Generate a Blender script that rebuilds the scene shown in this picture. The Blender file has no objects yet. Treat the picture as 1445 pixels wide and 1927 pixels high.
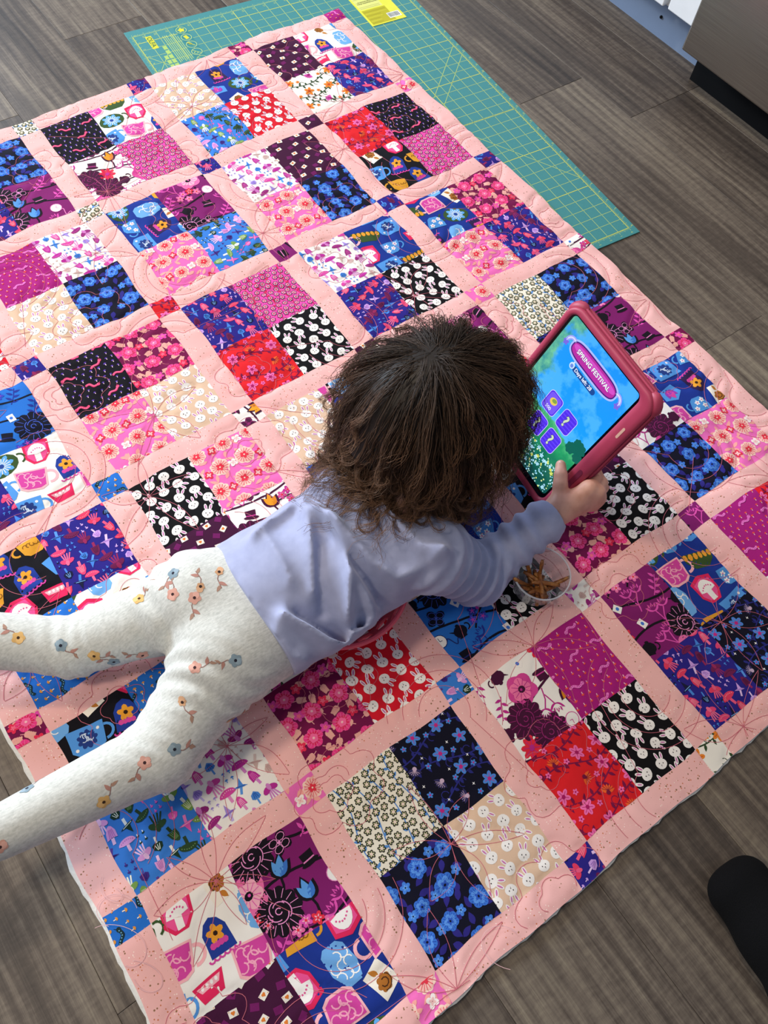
import bpy, bmesh, math, random
import numpy as np
from mathutils import Vector, Matrix
from mathutils.geometry import tessellate_polygon
from mathutils.bvhtree import BVHTree

# ------------------------------------------------------------------ camera
SC = bpy.context.scene
COL = SC.collection
cam_d = bpy.data.cameras.new('camera'); cam = bpy.data.objects.new('camera', cam_d); COL.objects.link(cam)
cam_d.sensor_fit = 'VERTICAL'; cam_d.sensor_height = 36.0; cam_d.lens = 36.0 * 1522.7 / 1927
cam_d.clip_start = 0.01; cam_d.clip_end = 60
RC = ((-0.8093041, 0.5829248, 0.0722880), (0.4877037, 0.7354378, -0.4704002), (-0.3273713, -0.3454417, -0.8794874))
CAMP = (1.04045776, 1.49289060, 1.08400417)
cam.matrix_world = Matrix(((RC[0][0], -RC[1][0], -RC[2][0], CAMP[0]), (RC[0][1], -RC[1][1], -RC[2][1], CAMP[1]),
                           (RC[0][2], -RC[1][2], -RC[2][2], CAMP[2]), (0, 0, 0, 1)))
SC.camera = cam

# ------------------------------------------------------------------ light
wd = bpy.data.worlds.new('room_ambience'); SC.world = wd; wd.use_nodes = True
bg = wd.node_tree.nodes['Background']; bg.inputs[0].default_value = (0.80, 0.86, 1.0, 1); bg.inputs[1].default_value = 0.20

def area(name, loc, target, size, size_y, power, color):
    l = bpy.data.lights.new(name, 'AREA'); l.shape = 'RECTANGLE'; l.size = size; l.size_y = size_y
    l.energy = power; l.color = color
    o = bpy.data.objects.new(name, l); COL.objects.link(o); o.location = loc
    o.rotation_euler = (Vector(target) - Vector(loc)).to_track_quat('-Z', 'Y').to_euler()
    return o
# daylight from a tall window beyond the top of the picture, and two recessed ceiling lamps
area('window_daylight', (1.9, -4.0, 2.15), (0.8, 0.9, 0.0), 2.2, 1.8, 335, (0.76, 0.87, 1.0))
area('ceiling_lamp', (0.9, -0.1, 2.45), (0.75, 0.8, 0.0), 0.30, 0.30, 19, (1.0, 0.86, 0.68))
area('ceiling_lamp', (2.3, 0.6, 2.45), (1.2, 0.9, 0.0), 0.30, 0.30, 17, (1.0, 0.86, 0.68))
SC.view_settings.view_transform = 'Standard'; SC.view_settings.look = 'None'
SC.view_settings.exposure = 0.34; SC.view_settings.gamma = 1.0; SC.view_settings.use_curve_mapping = False

# ------------------------------------------------------------------ helpers
def lin(c):
    out = []
    for v in c[:3]:
        v = v / 255.0
        out.append(v / 12.92 if v <= 0.04045 else ((v + 0.055) / 1.055) ** 2.4)
    return tuple(out)

def link(o, parent=None):
    COL.objects.link(o)
    if parent is not None: o.parent = parent
    return o

def tag(o, label=None, cat=None, group=None, kind=None):
    if label: o['label'] = label
    if cat: o['category'] = cat
    if group: o['group'] = group
    if kind: o['kind'] = kind
    return o

def empty(name, loc=(0, 0, 0), label=None, cat=None, group=None, kind=None, parent=None):
    o = bpy.data.objects.new(name, None); o.location = loc; o.empty_display_size = 0.05
    link(o, parent); return tag(o, label, cat, group, kind)

class NT:
    """small helper for building node materials"""
    def __init__(s, name):
        s.m = bpy.data.materials.new(name); s.m.use_nodes = True
        s.t = s.m.node_tree; s.b = s.t.nodes['Principled BSDF']
    def n(s, typ, **kw):
        nd = s.t.nodes.new(typ)
        for k, v in kw.items():
            if k.startswith('i_'): nd.inputs[k[2:].replace('_', ' ')].default_value = v
            else: setattr(nd, k, v)
        return nd
    def l(s, a, b): s.t.links.new(a, b)
    def ramp(s, fac, stops, interp='LINEAR'):
        r = s.n('ShaderNodeValToRGB'); r.color_ramp.interpolation = interp
        e = r.color_ramp.elements
        while len(e) > 1: e.remove(e[-1])
        e[0].position = stops[0][0]; e[0].color = (*stops[0][1], 1)
        for p, c in stops[1:]:
            x = e.new(p); x.color = (*c, 1)
        s.l(fac, r.inputs[0]); return r.outputs[0]
    def mix(s, fac, a, b, blend='MIX'):
        m = s.n('ShaderNodeMix', data_type='RGBA', blend_type=blend)
        for sock, v in ((0, fac), (6, a), (7, b)):
            if hasattr(v, 'is_output'): s.l(v, m.inputs[sock])
            else: m.inputs[sock].default_value = v if sock == 0 else (*v[:3], 1)
        return m.outputs[2]
    def math(s, op, a, b=0.0, c=0.0):
        m = s.n('ShaderNodeMath', operation=op)
        for i, v in enumerate((a, b, c)):
            if hasattr(v, 'is_output'): s.l(v, m.inputs[i])
            else: m.inputs[i].default_value = v
        return m.outputs[0]
    def coords(s, kind='Object', scale=(1, 1, 1), loc=(0, 0, 0)):
        tc = s.n('ShaderNodeTexCoord'); mp = s.n('ShaderNodeMapping')
        mp.inputs['Scale'].default_value = scale; mp.inputs['Location'].default_value = loc
        s.l(tc.outputs[kind], mp.inputs[0]); return mp.outputs[0]
    def noise(s, vec, scale, detail=3, rough=0.5):
        x = s.n('ShaderNodeTexNoise'); x.inputs['Scale'].default_value = scale
        x.inputs['Detail'].default_value = detail; x.inputs['Roughness'].default_value = rough
        if vec is not None: s.l(vec, x.inputs['Vector'])
        return x.outputs['Fac']
    def bump(s, h, strength, dist=0.001):
        b = s.n('ShaderNodeBump'); b.inputs['Strength'].default_value = strength; b.inputs['Distance'].default_value = dist
        s.l(h, b.inputs['Height']); s.l(b.outputs[0], s.b.inputs['Normal'])
    def col(s, c):
        if hasattr(c, 'is_output'): s.l(c, s.b.inputs['Base Color'])
        else: s.b.inputs['Base Color'].default_value = (*c, 1)
    def set(s, **kw):
        for k, v in kw.items(): s.b.inputs[k.replace('_', ' ')].default_value = v
        return s

def simple(name, rgb, rough=0.6, metal=0.0, var=0.06, nscale=40, bump=0.0, spec=0.5, **kw):
    t = NT(name); c = lin(rgb); v = t.coords()
    f = t.noise(v, nscale, 4)
    lo = tuple(x * (1 - var) for x in c); hi = tuple(min(1, x * (1 + var)) for x in c)
    t.col(t.ramp(f, [(0.3, lo), (0.7, hi)])); t.set(Roughness=rough, Metallic=metal)
    t.b.inputs['Specular IOR Level'].default_value = spec
    if bump: t.bump(f, bump)
    for k, v2 in kw.items(): t.b.inputs[k.replace('_', ' ')].default_value = v2
    return t.m

def emitter(name, rgb, strength):
    t = NT(name); t.col((0, 0, 0)); t.b.inputs['Emission Color'].default_value = (*lin(rgb), 1)
    t.b.inputs['Emission Strength'].default_value = strength; t.set(Roughness=0.3)
    return t.m

def mesh_np(name, V, Fc, mat, parent=None, smooth=True, mats=None, fmat=None):
    """V (n,3), Fc list/array of equal-length polygons"""
    me = bpy.data.meshes.new(name)
    V = np.asarray(V, np.float32); Fc = np.asarray(Fc, np.int32)
    k = Fc.shape[1]; nf = len(Fc)
    me.vertices.add(len(V)); me.vertices.foreach_set('co', V.ravel())
    me.loops.add(nf * k); me.loops.foreach_set('vertex_index', Fc.ravel())
    me.polygons.add(nf); me.polygons.foreach_set('loop_start', np.arange(0, nf * k, k, dtype=np.int32))
    me.polygons.foreach_set('use_smooth', np.full(nf, smooth))
    if mats:
        for m in mats: me.materials.append(m)
        if fmat is not None: me.polygons.foreach_set('material_index', np.asarray(fmat, np.int32))
    else: me.materials.append(mat)
    me.update(calc_edges=True); me.validate()
    return link(bpy.data.objects.new(name, me), parent)

class MB:
    """collects simple solids into one mesh"""
    def __init__(s): s.bm = bmesh.new()
    def box(s, lo, hi, bev=0.0, seg=2):
        g = bmesh.ops.create_cube(s.bm, size=1.0); vs = g['verts']
        for v in vs:
            v.co = Vector([(lo[i] + hi[i]) / 2 + v.co[i] * (hi[i] - lo[i]) for i in range(3)])
        if bev:
            es = list({e for v in vs for e in v.link_edges})
            bmesh.ops.bevel(s.bm, geom=es, offset=bev, segments=seg, affect='EDGES', profile=0.5)
        return s
    def prism(s, pts, z0, z1, bev=0.0, seg=2):
        a = [s.bm.verts.new((x, y, z0)) for x, y in pts]; b = [s.bm.verts.new((x, y, z1)) for x, y in pts]
        n = len(pts); fs = [s.bm.faces.new(list(reversed(a))), s.bm.faces.new(b)]
        for i in range(n): fs.append(s.bm.faces.new((a[i], a[(i + 1) % n], b[(i + 1) % n], b[i])))
        if bev:
            es = list(fs[0].edges) + list(fs[1].edges)
            bmesh.ops.bevel(s.bm, geom=es, offset=bev, segments=seg, affect='EDGES', profile=0.5)
        return s
    def tube(s, pts, rad, n=8, cap=True):
        pts = [Vector(p) for p in pts]; rs = rad if hasattr(rad, '__len__') else [rad] * len(pts)
        rings = []; up = Vector((0.13, 0.27, 0.95))
        for i, p in enumerate(pts):
            d = (pts[min(i + 1, len(pts) - 1)] - pts[max(i - 1, 0)]).normalized()
            x = d.cross(up)
            if x.length < 1e-4: x = d.cross(Vector((1, 0, 0)))
            x.normalize(); y = d.cross(x)
            rings.append([s.bm.verts.new(p + (x * math.cos(t) + y * math.sin(t)) * rs[i]) for t in [2 * math.pi * k / n for k in range(n)]])
        for a, b in zip(rings, rings[1:]):
            for k in range(n): s.bm.faces.new((a[k], a[(k + 1) % n], b[(k + 1) % n], b[k]))
        if cap: s.bm.faces.new(list(reversed(rings[0]))); s.bm.faces.new(rings[-1])
        return s
    def lathe(s, prof, n=48, c=(0, 0, 0)):
        rings = [[s.bm.verts.new((c[0] + r * math.cos(2 * math.pi * k / n), c[1] + r * math.sin(2 * math.pi * k / n), c[2] + z)) for k in range(n)] for r, z in prof]
        for a, b in zip(rings, rings[1:]):
            for k in range(n): s.bm.faces.new((a[k], a[(k + 1) % n], b[(k + 1) % n], b[k]))
        return s
    def build(s, name, mat, parent=None, smooth=False, angle=0.7):
        bmesh.ops.recalc_face_normals(s.bm, faces=s.bm.faces)
        me = bpy.data.meshes.new(name); s.bm.to_mesh(me); s.bm.free(); me.materials.append(mat)
        if smooth:
            me.polygons.foreach_set('use_smooth', [True] * len(me.polygons))
            try: me.set_sharp_from_angle(angle=angle)
            except Exception: pass
        return link(bpy.data.objects.new(name, me), parent)

def rrect(w, h, r, n=6, cx=0.0, cy=0.0):
    out = []
    for sx, sy, a0 in ((1, 1, 0), (-1, 1, 90), (-1, -1, 180), (1, -1, 270)):
        for k in range(n + 1):
            a = math.radians(a0 + 90 * k / n)
            out.append((cx + sx * (w / 2 - r) + r * math.cos(a), cy + sy * (h / 2 - r) + r * math.sin(a)))
    return out

_fonts = {}
def text_polys(txt, size, bold=0.0):
    """2-D triangles (n,3,2) of a word in the built-in font, left aligned, baseline y = 0"""
    key = (txt, size, bold)
    if key in _fonts: return _fonts[key]
    cu = bpy.data.curves.new('txt', 'FONT'); cu.body = txt; cu.size = size; cu.offset = bold; cu.resolution_u = 3
    ob = bpy.data.objects.new('txt', cu); COL.objects.link(ob)
    dg = bpy.context.evaluated_depsgraph_get(); me = ob.evaluated_get(dg).to_mesh()
    me.calc_loop_triangles()
    v = np.array([x.co[:2] for x in me.vertices]); t = np.array([q.vertices[:] for q in me.loop_triangles])
    ob.evaluated_get(dg).to_mesh_clear(); bpy.data.objects.remove(ob); bpy.data.curves.remove(cu)
    out = v[t] if len(t) else np.zeros((0, 3, 2)); _fonts[key] = out
    return out

# ------------------------------------------------------------------ floor
def wood_material():
    t = NT('vinyl_plank_wood'); oi = t.n('ShaderNodeObjectInfo')
    tc = t.n('ShaderNodeTexCoord'); off = t.n('ShaderNodeVectorMath', operation='SCALE'); off.inputs['Scale'].default_value = 37.0
    cmb = t.n('ShaderNodeCombineXYZ'); t.l(oi.outputs['Random'], cmb.inputs[0]); t.l(oi.outputs['Random'], cmb.inputs[1])
    t.l(cmb.outputs[0], off.inputs[0])
    add = t.n('ShaderNodeVectorMath', operation='ADD'); t.l(tc.outputs['Object'], add.inputs[0]); t.l(off.outputs[0], add.inputs[1])
    def mp(sx, sy):
        m = t.n('ShaderNodeMapping'); m.inputs['Scale'].default_value = (sx, sy, 1); t.l(add.outputs[0], m.inputs[0]); return m.outputs[0]
    broad = t.noise(mp(9, 1.1), 1.0, 4, 0.55)
    warp = t.noise(mp(5, 1.5), 1.0, 2)
    streak = t.noise(mp(120, 3.5), 1.0, 5, 0.65)
    fine = t.noise(mp(420, 9), 1.0, 4, 0.7)
    wv = t.n('ShaderNodeTexWave', wave_type='BANDS', bands_direction='X'); wv.inputs['Scale'].default_value = 6
    wv.inputs['Distortion'].default_value = 9; wv.inputs['Detail'].default_value = 3; wv.inputs['Detail Scale'].default_value = 0.8
    t.l(mp(2.2, 0.35), wv.inputs['Vector'])
    cross = t.noise(mp(60, 140), 1.0, 3, 0.6)
    v = t.math('MULTIPLY_ADD', broad, 0.85, -0.10)
    v = t.math('MULTIPLY_ADD', wv.outputs['Fac'], 0.12, v)
    v = t.math('MULTIPLY_ADD', t.math('SUBTRACT', streak, 0.5), 0.55, v)
    v = t.math('MULTIPLY_ADD', t.math('SUBTRACT', fine, 0.5), 0.45, v)
    v = t.math('MULTIPLY_ADD', t.math('SUBTRACT', cross, 0.5), 0.30, v)
    v = t.math('MULTIPLY_ADD', t.math('SUBTRACT', oi.outputs['Random'], 0.5), 0.16, v)
    c = t.ramp(v, [(0.05, lin((48, 41, 37))), (0.30, lin((80, 70, 62))), (0.46, lin((106, 95, 84))), (0.62, lin((130, 119, 103))), (0.85, lin((158, 147, 128)))])
    knot = t.noise(mp(7, 2.4), 1.0, 2); kf = t.math('MULTIPLY', t.math('SUBTRACT', knot, 0.62), 5.0)
    kf.node.use_clamp = True
    c = t.mix(kf, c, lin((58, 50, 47)))
    t.col(c); t.set(Roughness=0.52)
    t.b.inputs['Specular IOR Level'].default_value = 0.35
    t.bump(t.math('ADD', streak, fine), 0.35, 0.0006)
    return t.m
M_WOOD = wood_material()
M_SUB = simple('floor_joint_dark', (34, 30, 28), 0.9)
floor = MB().box((-1.08, -1.62, -0.03), (2.16, 2.9, -0.006)).build('floor', M_SUB)
tag(floor, 'grey brown wood plank floor under the quilt', kind='structure')
PWD, PLN = 0.18, 1.22
pm = MB().box((-PWD / 2 + 0.0002, -PLN / 2 + 0.0002, -0.0065), (PWD / 2 - 0.0002, PLN / 2 - 0.0002, 0.0), bev=0.0005, seg=1).build('plank', M_WOOD, floor)
first = True
joints = {-4: 0.585, -3: 0.585, -2: 0.43, -1: -0.10, 0: 0.52, 1: 0.03, 2: -0.226, 3: 0.40, 4: -0.05, 5: 0.62, 6: 0.20, 7: -0.33, 8: 0.47, 9: 0.1}
rj = random.Random(5)
for kx in range(-5, 12):
    xc = kx * PWD + PWD / 2
    j0 = joints.get(kx, rj.uniform(-0.6, 0.6))
    for m in range(-2, 3):
        yc = j0 + PLN / 2 + m * PLN
        if yc + PLN / 2 < -1.5 or yc - PLN / 2 > 2.75: continue
        o = pm if first else bpy.data.objects.new('plank', pm.data)
        if not first: link(o, floor)
        first = False; o.location = (xc, yc, 0)

# ------------------------------------------------------------------ wall and kitchen units
wall = MB().box((-1.16, -1.62, -0.006), (-1.07, 2.9, 2.5)).build('wall_right', simple('pale_wall_paint', (214, 214, 210), 0.8, var=0.02)); tag(wall, 'pale painted wall behind the kitchen units', kind='structure')
M_WHITE = simple('white_cabinet_paint', (232, 236, 240), 0.38, var=0.02)
M_STEEL = None
def steel():
    t = NT('brushed_stainless_steel'); v = t.coords('Object', (2, 2, 260))
    f = t.noise(v, 3, 4, 0.6); t.col(t.ramp(f, [(0.3, lin((150, 142, 136))), (0.7, lin((174, 166, 158)))]))
    t.set(Metallic=1.0, Roughness=0.34); t.bump(f, 0.08, 0.0005); return t.m
M_STEEL = steel()
M_BLACK = simple('black_plastic', (7, 8, 11), 0.85, spec=0.15)
M_KICKSHADE = simple('kick_board_painted_shade', (126, 144, 172), 0.5, var=0.02)  # white kick board with the shade of its recess painted in as blue grey
cab = empty('base_cabinet', (-0.62, 0.1, 0), 'white painted base cabinet beside the dishwasher', 'cabinet')
def rel(o, p):  # keep world coordinates under a moved parent
    o.matrix_parent_inverse = Matrix.Translation(p.location).inverted(); return o
rel(MB().box((-1.06, -0.62, 0.1), (-0.568, 0.545, 0.88), 0.002).build('body', M_WHITE, cab), cab)
rel(MB().box((-0.66, -0.62, 0.0), (-0.62, 0.545, 0.1)).build('toe_kick', M_KICKSHADE, cab), cab)
for y0, y1 in ((-0.60, -0.09), (-0.08, 0.438)):
    m = MB(); x0, x1 = -0.568, -0.549
    m.box((x0, y0, 0.105), (x1, y0 + 0.06, 0.86), 0.002); m.box((x0, y1 - 0.06, 0.105), (x1, y1, 0.86), 0.002)
    m.box((x0, y0 + 0.06, 0.105), (x1, y1 - 0.06, 0.165), 0.002); m.box((x0, y0 + 0.06, 0.80), (x1, y1 - 0.06, 0.86), 0.002)
    m.box((x0, y0 + 0.055, 0.16), (x0 + 0.008, y1 - 0.055, 0.81))
    d = rel(m.build('door', M_WHITE, cab), cab)
    h = MB().tube([(x1 + 0.001, y1 - 0.03, 0.70), (x1 + 0.025, y1 - 0.03, 0.70), (x1 + 0.025, y1 - 0.03, 0.80), (x1 + 0.001, y1 - 0.03, 0.80)], 0.005).build('handle', M_STEEL, d)
    h.matrix_parent_inverse = d.matrix_parent_inverse
rel(MB().box((-0.568, 0.45, 0.105), (-0.552, 0.54, 0.86), 0.002).build('filler_stile', M_WHITE, cab), cab)
rel(MB().tube([(-0.6205, 0.398, 0.042), (-0.6175, 0.398, 0.042)], 0.0035, 8).build('screw_hole_plug', M_BLACK, cab), cab)
dw = empty('dishwasher', (-0.6, 0.85, 0), 'stainless steel dishwasher with black toe kick in the corner', 'dishwasher')
rel(MB().box((-1.06, 0.552, 0.10), (-0.535, 1.148, 0.86), 0.003).build('body', M_BLACK, dw), dw)
rel(MB().box((-0.535, 0.549, 0.086), (-0.503, 1.15, 0.78), 0.004, 3).build('door', M_STEEL, dw), dw)
rel(MB().box((-0.62, 0.556, 0.0), (-0.573, 1.144, 0.10)).build('toe_kick', M_BLACK, dw), dw)
rel(MB().box((-0.535, 0.549, 0.785), (-0.508, 1.15, 0.86), 0.004).build('control_panel', M_STEEL, dw), dw)
rel(MB().tube([(-0.504, 0.60, 0.74), (-0.465, 0.60, 0.74), (-0.465, 1.10, 0.74), (-0.504, 1.10, 0.74)], 0.009).build('handle', M_STEEL, dw), dw)
# ------------------------------------------------------------------ flat print: coloured pieces of a printed design
class Sheet:
    def __init__(s): s.T = []; s.C = []; s.L = []; s.st = [(0.0, 0.0, 0.0, 1.0)]
    def push(s, x, y, ang=0.0, sc=1.0):
        X, Y, A, S = s.st[-1]; c, q = math.cos(A), math.sin(A)
        s.st.append((X + S * (c * x - q * y), Y + S * (q * x + c * y), A + ang, S * sc)); return s
    def pop(s): s.st.pop(); return s
    def xf(s, p):
        X, Y, A, S = s.st[-1]; p = np.asarray(p, float); c, q = math.cos(A), math.sin(A)
        return np.stack([X + S * (c * p[..., 0] - q * p[..., 1]), Y + S * (q * p[..., 0] + c * p[..., 1])], -1)
    def tri(s, T, col, lay):
        T = s.xf(T); s.T.append(T); s.C.append(np.tile(np.array(lin(col)), (len(T), 1))); s.L.append(np.full(len(T), lay))
    def poly(s, p, col, lay):            # star-shaped outline
        p = np.asarray(p, float); c = p.mean(0); q = np.roll(p, -1, 0)
        s.tri(np.stack([np.broadcast_to(c, p.shape), p, q], 1), col, lay)
    def ell(s, x, y, rx, ry, ang, col, lay, n=12):
        t = np.arange(n) * 2 * np.pi / n; c, q = math.cos(ang), math.sin(ang)
        a, b = rx * np.cos(t), ry * np.sin(t); s.poly(np.stack([x + c * a - q * b, y + q * a + c * b], 1), col, lay)
    def stroke(s, p, w, col, lay, taper=False):
        p = np.asarray(p, float)
        if len(p) < 2: return
        d = np.gradient(p, axis=0); d /= np.linalg.norm(d, axis=1, keepdims=True) + 1e-9
        nrm = np.stack([-d[:, 1], d[:, 0]], 1); ww = np.full(len(p), w / 2.0)
        if taper: ww = ww * np.linspace(1, 0.15, len(p))
        a, b = p + nrm * ww[:, None], p - nrm * ww[:, None]
        s.tri(np.concatenate([np.stack([a[:-1], b[:-1], b[1:]], 1), np.stack([a[:-1], b[1:], a[1:]], 1)]), col, lay)
    def arc(s, x, y, r, a0, a1, w, col, lay, n=10, ry=None):
        t = np.linspace(a0, a1, n); s.stroke(np.stack([x + r * np.cos(t), y + (ry or r) * np.sin(t)], 1), w, col, lay)
    def leaf(s, x, y, ln, wd, ang, col, lay, n=6):
        t = np.linspace(0, 1, n); up = np.stack([t * ln, np.sin(np.pi * t ** 0.8) * wd / 2], 1); dn = up[::-1][1:-1] * [1, -1]
        s.push(x, y, ang); s.poly(np.concatenate([up, dn]), col, lay); s.pop()
    def petals(s, x, y, r, k, col, lay, fat=0.5, a0=0.0, n=9):
        for i in range(k):
            a = a0 + 2 * np.pi * i / k
            s.ell(x + r * 0.55 * math.cos(a), y + r * 0.55 * math.sin(a), r * 0.5, r * fat, a, col, lay, n)
    def rosette(s, x, y, r, k, col, lay, depth=0.18, a0=0.0, n=None):
        n = n or k * 5; t = np.arange(n) * 2 * np.pi / n
        rr = r * (1 - depth + depth * np.abs(np.cos(k * (t - a0) / 2))); s.poly(np.stack([x + rr * np.cos(t), y + rr * np.sin(t)], 1), col, lay)
    def rays(s, x, y, r0, r1, k, w, col, lay, a0=0.0, span=2 * np.pi):
        for i in range(k):
            a = a0 + span * i / k; c, q = math.cos(a), math.sin(a)
            s.stroke([(x + r0 * c, y + r0 * q), (x + r1 * c, y + r1 * q)], w, col, lay)
    def rect(s, x, y, w, h, ang, col, lay):
        s.push(x, y, ang); s.poly([(-w / 2, -h / 2), (w / 2, -h / 2), (w / 2, h / 2), (-w / 2, h / 2)], col, lay); s.pop()
    def words(s, txt, x, y, size, ang, col, lay, bold=0.0):
        T = text_polys(txt, size, bold)
        if len(T): s.push(x, y, ang); s.tri(T, col, lay); s.pop()
    def get(s):
        return np.concatenate(s.T), np.concatenate(s.C), np.concatenate(s.L)

def clip_half(T, C, L, ax, val, sg):
    d = (T[:, :, ax] - val) * sg; ins = d >= 0; k = ins.sum(1)
    keep = k == 3; out = [(T[keep], C[keep], L[keep])]
    for cnt in (1, 2):
        m = k == cnt
        if not m.any(): continue
        t, dd, i_ = T[m], d[m], ins[m]
        lone = np.argmax(i_ if cnt == 1 else ~i_, 1); r = np.arange(len(t))
        a, b, c = t[r, lone], t[r, (lone + 1) % 3], t[r, (lone + 2) % 3]
        da, db, dc = dd[r, lone], dd[r, (lone + 1) % 3], dd[r, (lone + 2) % 3]
        ab = a + (b - a) * (da / (da - db))[:, None]; ac = a + (c - a) * (da / (da - dc))[:, None]
        if cnt == 1: out.append((np.stack([a, ab, ac], 1), C[m], L[m]))
        else:
            out.append((np.stack([ab, b, c], 1), C[m], L[m])); out.append((np.stack([ab, c, ac], 1), C[m], L[m]))
    return tuple(np.concatenate([o[i] for o in out]) for i in range(3))

def clip_rect(T, C, L, w, h):
    lo, hi = T.min(1), T.max(1)
    m = (hi[:, 0] > 0) & (lo[:, 0] < w) & (hi[:, 1] > 0) & (lo[:, 1] < h)
    T, C, L = T[m], C[m], L[m]
    for ax, val, sg in ((0, 0, 1), (0, w, -1), (1, 0, 1), (1, h, -1)): T, C, L = clip_half(T, C, L, ax, val, sg)
    e1, e2 = T[:, 1] - T[:, 0], T[:, 2] - T[:, 0]; ar = np.abs(e1[:, 0] * e2[:, 1] - e1[:, 1] * e2[:, 0])
    m = ar > 1e-4
    return T[m], C[m], L[m]

def subdiv(T, C, L, mx):
    for _ in range(9):
        e = np.linalg.norm(np.roll(T, -1, 1) - T, axis=2); j = e.argmax(1); m = e.max(1) > mx
        if not m.any(): break
        t, r, jj = T[m], np.arange(m.sum()), j[m]
        a, b, c = t[r, jj], t[r, (jj + 1) % 3], t[r, (jj + 2) % 3]; mid = (a + b) / 2
        T = np.concatenate([T[~m], np.stack([a, mid, c], 1), np.stack([mid, b, c], 1)])
        C = np.concatenate([C[~m], C[m], C[m]]); L = np.concatenate([L[~m], L[m], L[m]])
    return T, C, L

def print_mesh(name, V, Fc, Cv, Nv, mat, parent=None):
    o = mesh_np(name, V, Fc, mat, parent); me = o.data
    at = me.attributes.new('print', 'FLOAT_COLOR', 'POINT')
    at.data.foreach_set('color', np.concatenate([Cv, np.ones((len(Cv), 1))], 1).astype(np.float32).ravel())
    if Nv is not None: me.normals_split_custom_set_from_vertices([tuple(x) for x in Nv])
    return o

def printed_material(name, rough=0.9, weave=True, spec=0.2, emis=0.0):
    t = NT(name); a = t.n('ShaderNodeAttribute', attribute_name='print'); v = t.coords()
    f = t.noise(v, 900, 2); g = t.noise(v, 14, 3)
    c = t.mix(1.0, a.outputs['Color'], t.ramp(g, [(0.3, (0.93, 0.93, 0.93)), (0.7, (1.0, 1.0, 1.0))]), 'MULTIPLY')
    if emis:
        t.col((0, 0, 0)); t.l(a.outputs['Color'], t.b.inputs['Emission Color']); t.b.inputs['Emission Strength'].default_value = emis
    else: t.col(c)
    t.set(Roughness=rough); t.b.inputs['Specular IOR Level'].default_value = spec
    if weave: t.bump(f, 0.25, 0.0004)
    return t.m
M_PRINT = printed_material('printed_cotton')
M_MATPRINT = printed_material('printed_ink', 0.6, False)

def sheet_object(name, sh, P, Nrm, eps, mat, parent=None, mx=None):
    """sh in local units -> object; P(xy array)->world points; lifted along Nrm by eps per layer"""
    T, C, L = sh.get()
    if mx: T, C, L = subdiv(T, C, L, mx)
    V = P(T.reshape(-1, 2)) + np.asarray(Nrm) * (np.repeat(L, 3)[:, None] * eps)
    e1, e2 = T[:, 1] - T[:, 0], T[:, 2] - T[:, 0]; neg = (e1[:, 0] * e2[:, 1] - e1[:, 1] * e2[:, 0]) < 0
    Fc = np.arange(len(V)).reshape(-1, 3); Fc[neg] = Fc[neg][:, ::-1]
    return print_mesh(name, V, Fc, np.repeat(C, 3, 0), None, mat, parent)

# ------------------------------------------------------------------ cutting mat
M_MAT = simple('green_cutting_mat', (58, 133, 136), 0.62, var=0.03, nscale=300, bump=0.05)
INCH = 0.02595
MO = np.array([-0.1206, 0.825]); MA = np.array([-0.0906, -0.9959]); MBv = np.array([0.9959, -0.0906])
def mat_pt(ab, z=0.0022):
    ab = np.asarray(ab, float); xy = MO + ab[..., :1] * MA + ab[..., 1:2] * MBv
    return np.concatenate([xy, np.full(xy.shape[:-1] + (1,), z)], -1)
mat_root = empty('cutting_mat', (0.15, 0.33, 0), 'green gridded cutting mat lying partly under the quilt', 'cutting mat')
A0, A1, B0, B1 = -0.018, 0.957, -0.014, 0.634
crn = [tuple(mat_pt((a, b))[:2]) for a, b in [(A0, B0), (A1, B0), (A1, B1), (A0, B1)]]
m = MB().prism(crn, 0.0002, 0.0022, 0.0004, 1); rel(m.build('board', M_MAT, mat_root), mat_root)
ms = Sheet(); YL = (196, 214, 110); YB = (222, 220, 80); YT = (150, 195, 140)
NA, NB = 36, 24
for i in range(NA + 1):
    bold = i % 5 == 0
    ms.stroke([(i * INCH, 0), (i * INCH, NB * INCH)], 0.0013 if bold else 0.0008, YB if bold else YL, 1)
for j in range(NB + 1):
    bold = j % 5 == 0 or j == NB
    ms.stroke([(0, j * INCH), (NA * INCH, j * INCH)], 0.0013 if bold else 0.0008, YB if bold else YL, 1)
for i in range(NA * 8 + 1):
    ln = 0.0075 if i % 8 == 0 else 0.0058 if i % 4 == 0 else 0.004
    for yb, sg in ((0, -1), (NB * INCH, 1)): ms.stroke([(i * INCH / 8, yb), (i * INCH / 8, yb + sg * ln)], 0.0006, YL, 1)
for j in range(NB * 8 + 1):
    ln = 0.0075 if j % 8 == 0 else 0.0058 if j % 4 == 0 else 0.004
    for xb, sg in ((0, -1), (NA * INCH, 1)): ms.stroke([(xb, j * INCH / 8), (xb + sg * ln, j * INCH / 8)], 0.0006, YL, 1)
for i in range(NA):
    ms.stroke([((i + .5) * INCH, 0), ((i + .5) * INCH, 0.004)], 0.0007, YL, 1)
    ms.stroke([((i + .5) * INCH, NB * INCH), ((i + .5) * INCH, NB * INCH - 0.004)], 0.0007, YL, 1)
for j in range(5 * 8):                                          # inner ruler
    ms.stroke([(15 * INCH - 0.003, j * INCH / 8), (15 * INCH + 0.003, j * INCH / 8)], 0.0005, YL, 1)
for i in range(0, NA + 1):
    ms.words(str(i), i * INCH + 0.0012, -0.0125, 0.0062, 0, YB, 1); ms.words(str(NA - i), i * INCH + 0.0015, NB * INCH - 0.0085, 0.0068, 0, YL, 1)
for j in range(0, NB + 1): ms.words(str(j), -0.0135, j * INCH - 0.001, 0.0062, 0, YL, 1)
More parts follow.
